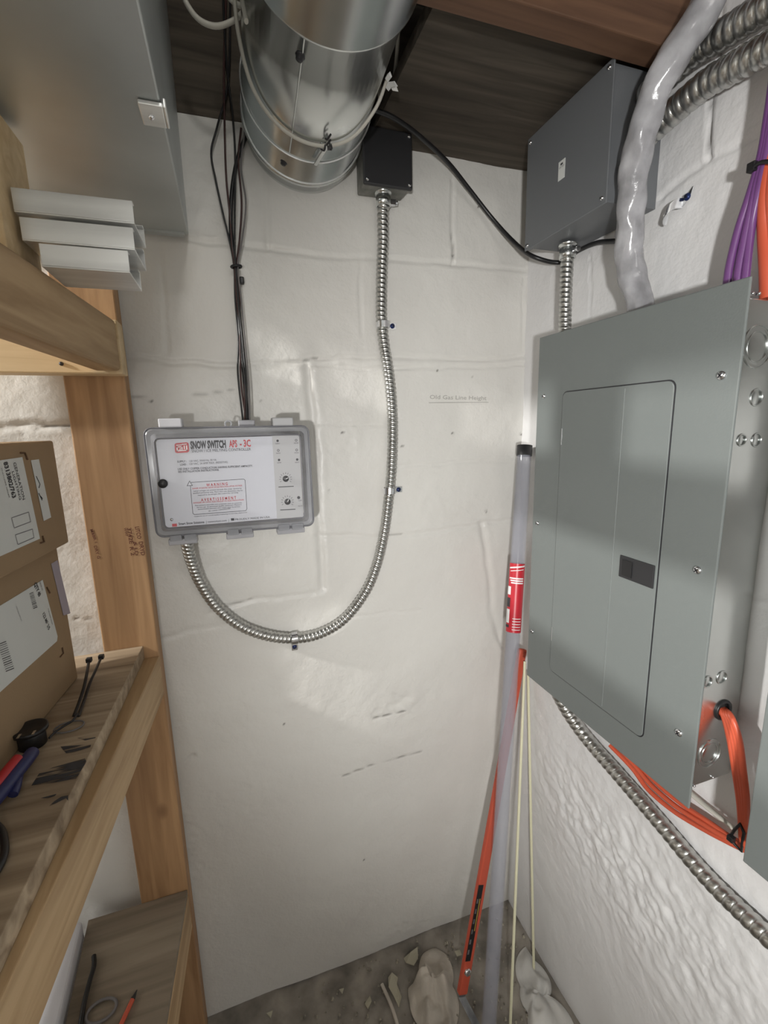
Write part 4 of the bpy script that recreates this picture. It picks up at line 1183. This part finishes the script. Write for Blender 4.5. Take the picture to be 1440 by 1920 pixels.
Ls = s1-s0
tband(s1-.012, s1-.009, -1.2, 1.1, 0, .006); tband(s1-.018, s1-.0165, -1.0, .9, 0, .005)
for k in range(3): tband(s1-.034-.005*k, s1-.031-.005*k, -1.1+.15*k, .9, 0)
for k in range(5): tband(s0+.006+.006*k, s0+.0075+.006*k, -.3, .9, 0)
for a__, b__, mi in ((.02, .05, 0), (.055, .075, 1), (.082, .10, 0), (.01, .016, 1)): tband(s0+a__, s0+b__, -1.5, -.75, mi)
pr.build('printed_marks', [WHITEINK, INK], rs)
# pale rods
for nm, pb, pt, xt in (('pale yellow rod just right of the clear tube, leaning in the corner', (955, 1962), (984, 1240), .622), ('pale yellow rod nearest the right wall in the corner', (1001, 1822), (990, 1260), .636)):
    b0 = at(*pb, 2, .004); t0 = at(*pt, 0, xt)
    if t0[1] > -.03: t0[1] = -.03
    tag(MB().cyl(b0, t0, .0032, n=12).build('rod', ROD), nm, 'rod', 'pale rods in the corner')
# orange-red bar
b0 = at(866, 1862, 1, -.195); t0 = at(986, 1215, 1, -.052); t0[0] = min(t0[0], .628)
dd = t0-b0; Lb = np.linalg.norm(dd); dd /= Lb
sd = np.cross(dd, [0, 1, 0]); sd /= np.linalg.norm(sd)
if sd[0] < 0: sd = -sd
nn = np.cross(sd, dd); nn /= np.linalg.norm(nn)
if nn[1] > 0: nn = -nn
t_ = thing('pry_bar', (b0[0], b0[1], 0), 'orange-red long handled bar with black label leaning in the corner', 'bar')


def bar(mb, s0_, s1_, w0, w1, th, mi=0, off=0.0, so=0.0):
    a__ = b0+dd*s0_+nn*off+sd*so; c__ = b0+dd*s1_+nn*off+sd*so
    mb.hexa([a__-sd*w0-nn*th, a__+sd*w0-nn*th, a__+sd*w0+nn*th, a__-sd*w0+nn*th], [c__-sd*w1-nn*th, c__+sd*w1-nn*th, c__+sd*w1+nn*th, c__-sd*w1+nn*th], mi)
    return mb


hb = bar(MB(), 0, Lb, .0115, .0105, .007).build('handle', REDB, t_, bevel=.004, seg=3)
lb = bar(MB(), .075, .240, .0066, .0066, .0004, 0, .0073, -.0052)
bar(lb, .14, .21, .0009, .0009, .0002, 1, .0079, -.002)
for k in range(6): bar(lb, .09+.022*k, .100+.022*k, .002, .002, .0002, 2, .0079, -.0080)
lb.build('black_label', [BLACK, mat('yellow_print', (.5, .32, .05), .5), STEEL], hb)
c = b0+dd*.052+nn*.007-sd*.001
MB().lathe(c, nn, [(0, .0085), (.004, .0085), (.005, .006), (.0052, .0001)], 6).build('bolt', SCREW, hb)
bl = MB(); tipf = at(905, 1945, 2, .008)
a__ = b0+dd*.01; mdl = b0-dd*.006
bl.hexa([tipf-sd*.010-np.array([0, 0, .002]), tipf+sd*.010-np.array([0, 0, .002]), tipf+sd*.010+np.array([0, 0, .002]), tipf-sd*.010+np.array([0, 0, .002])],
        [mdl-sd*.009-nn*.003, mdl+sd*.009-nn*.003, mdl+sd*.009+nn*.003, mdl-sd*.009+nn*.003])
bl.hexa([mdl-sd*.009-nn*.003, mdl+sd*.009-nn*.003, mdl+sd*.009+nn*.003, mdl-sd*.009+nn*.003], [a__-sd*.009-nn*.003, a__+sd*.009-nn*.003, a__+sd*.009+nn*.003, a__-sd*.009+nn*.003])
bl.build('steel_blade', STEEL, t_, bevel=.001)

# ------------------------------------------------------------------ crumpled cloth, dust sheet and rubble on the floor


def crumple(name, poly_px, hgt, mat_, label, cat, seed, z0=.002, n=46, fold=1.0):
    Pq = [at(x, y, 2, 0.0) for x, y in poly_px]; C0 = sum(Pq)/len(Pq)
    rs = np.random.RandomState(seed); ph = rs.rand(8)*6
    ang = np.array([math.atan2(p[1]-C0[1], p[0]-C0[0]) for p in Pq]); rad = np.array([math.hypot(*(p-C0)[:2]) for p in Pq])
    o_ = np.argsort(ang); ang = ang[o_]; rad = rad[o_]
    vs = []; fs = []; M = 72
    for i in range(n+1):
        f_ = i/n
        for j in range(M):
            a_ = -math.pi+2*math.pi*j/M; R = np.interp(a_, ang, rad, period=2*math.pi)
            r = R*f_; x = C0[0]+r*math.cos(a_); y = C0[1]+r*math.sin(a_)
            dome = max(0, 1-f_**2.6)
            rd = (math.sin(a_*2+ph[0]+f_*3)*.30+math.sin(a_*3-f_*6+ph[1])*.22+math.sin(a_*5+f_*9+ph[2])*.12)*f_*(1.2-f_)*1.6
            xx = np.array([x]); yy_ = np.array([y])
            nz = (noise2(xx, yy_, 26, seed)[0]*1.0+noise2(xx, yy_, 60, seed+1)[0]*.4)
            h_ = hgt*(dome*(0.55+rd*fold+nz*.9))
            vs.append((x, y, z0+max(0, h_)))
    for i in range(n):
        for j in range(M): fs.append((i*M+j, (i+1)*M+j, (i+1)*M+(j+1) % M, i*M+(j+1) % M))
    nb_ = len(vs); vs += [(x, y, z0-.0015) for x, y, z in vs[-M:]]
    fs += [(n*M+j, nb_+j, nb_+(j+1) % M, n*M+(j+1) % M) for j in range(M)]
    fs.append(tuple(nb_+j for j in range(M))[::-1])
    return tag(MB().add(vs, fs, 0, True).build(name, mat_), label, cat)


crumple('cloth_rag', [(792, 1790), (815, 1778), (838, 1792), (848, 1850), (856, 1920), (850, 1985), (810, 1985), (790, 1930), (768, 1880), (765, 1855), (788, 1840)], .075, CLOTH,
        'crumpled dirty white rag on the floor left of the orange bar', 'rag', 5)
crumple('dust_sheet', [(972, 1790), (985, 1775), (1000, 1800), (1030, 1870), (1085, 1960), (1060, 1990), (1000, 1960), (990, 1900), (976, 1850)], .028, SHEET,
        'crumpled whitish dust sheet on the floor along the right wall', 'dust sheet', 15, fold=1.4)
chips = [([(757, 1800), (770, 1790), (783, 1782), (784, 1800), (776, 1815), (762, 1812)], 'largest flake of peeled paint, beside the rag'),
         ([(728, 1838), (735, 1830), (746, 1836), (744, 1850), (753, 1876), (748, 1893), (738, 1872), (729, 1858)], 'long ragged paint flake between the stick and the rag'),
         ([(636, 1862), (645, 1856), (642, 1868)], 'small pale flake on the open floor'),
         ([(684, 1885), (694, 1872), (697, 1884), (690, 1895)], 'pale flake left of the stick'),
         ([(500, 1905), (512, 1902), (508, 1912)], 'pale flake by the wall at far left of the floor'),
         ([(852, 1790), (862, 1784), (866, 1795), (857, 1800)], 'pale flake under the bolt of the orange bar')]
for k, (pl, nm) in enumerate(chips):
    q = [at(x, y, 2, .0) for x, y in pl]; q = [np.array([p[0], p[1], .004+.003*((i*7+k) % 3)]) for i, p in enumerate(q)]
    tag(MB().prism(q, (0, 0, .0018)).build('paint_flake', CHIP), nm+' in the corner', 'paint flake', 'paint flakes on the floor')
a_, b_ = at(716, 1845, 2, .004), at(755, 1960, 2, .004)
tag(MB().tube(smooth([a_, (a_+b_)/2+np.array([.004, 0, .003]), b_], .01), .0042, n=7, flat=.6).build('stick', CLOTH), 'thin pale wooden stick on the floor left of the rag', 'stick')
rb_ = MB(); rs = np.random.RandomState(3)
for k in range(260):
    x, y = rs.uniform(560, 1000), rs.uniform(1700, 1960); p = at(x, y, 2, .001)
    if p[1] > -.012 or p[0] > XR-.01 or p[0] < -.15: continue
    s_ = rs.uniform(.0015, .0045); an = rs.rand(5)*.8
    rb_.hexa([(p[0]+s_*math.cos(a_), p[1]+s_*math.sin(a_), .0) for a_ in (0+an[0], 1.57+an[1], 3.14+an[2], 4.71+an[3])],
             [(p[0]+s_*.6*math.cos(a_), p[1]+s_*.6*math.sin(a_), s_*.9+.002) for a_ in (0+an[0], 1.57+an[1], 3.14+an[2], 4.71+an[3])])
g = rb_.build('rubble', mat('grit', (.34, .31, .25), .9, vary=(90, .5))); g['kind'] = 'stuff'
tag(g, 'grit and crumbs scattered over the concrete floor', 'grit')
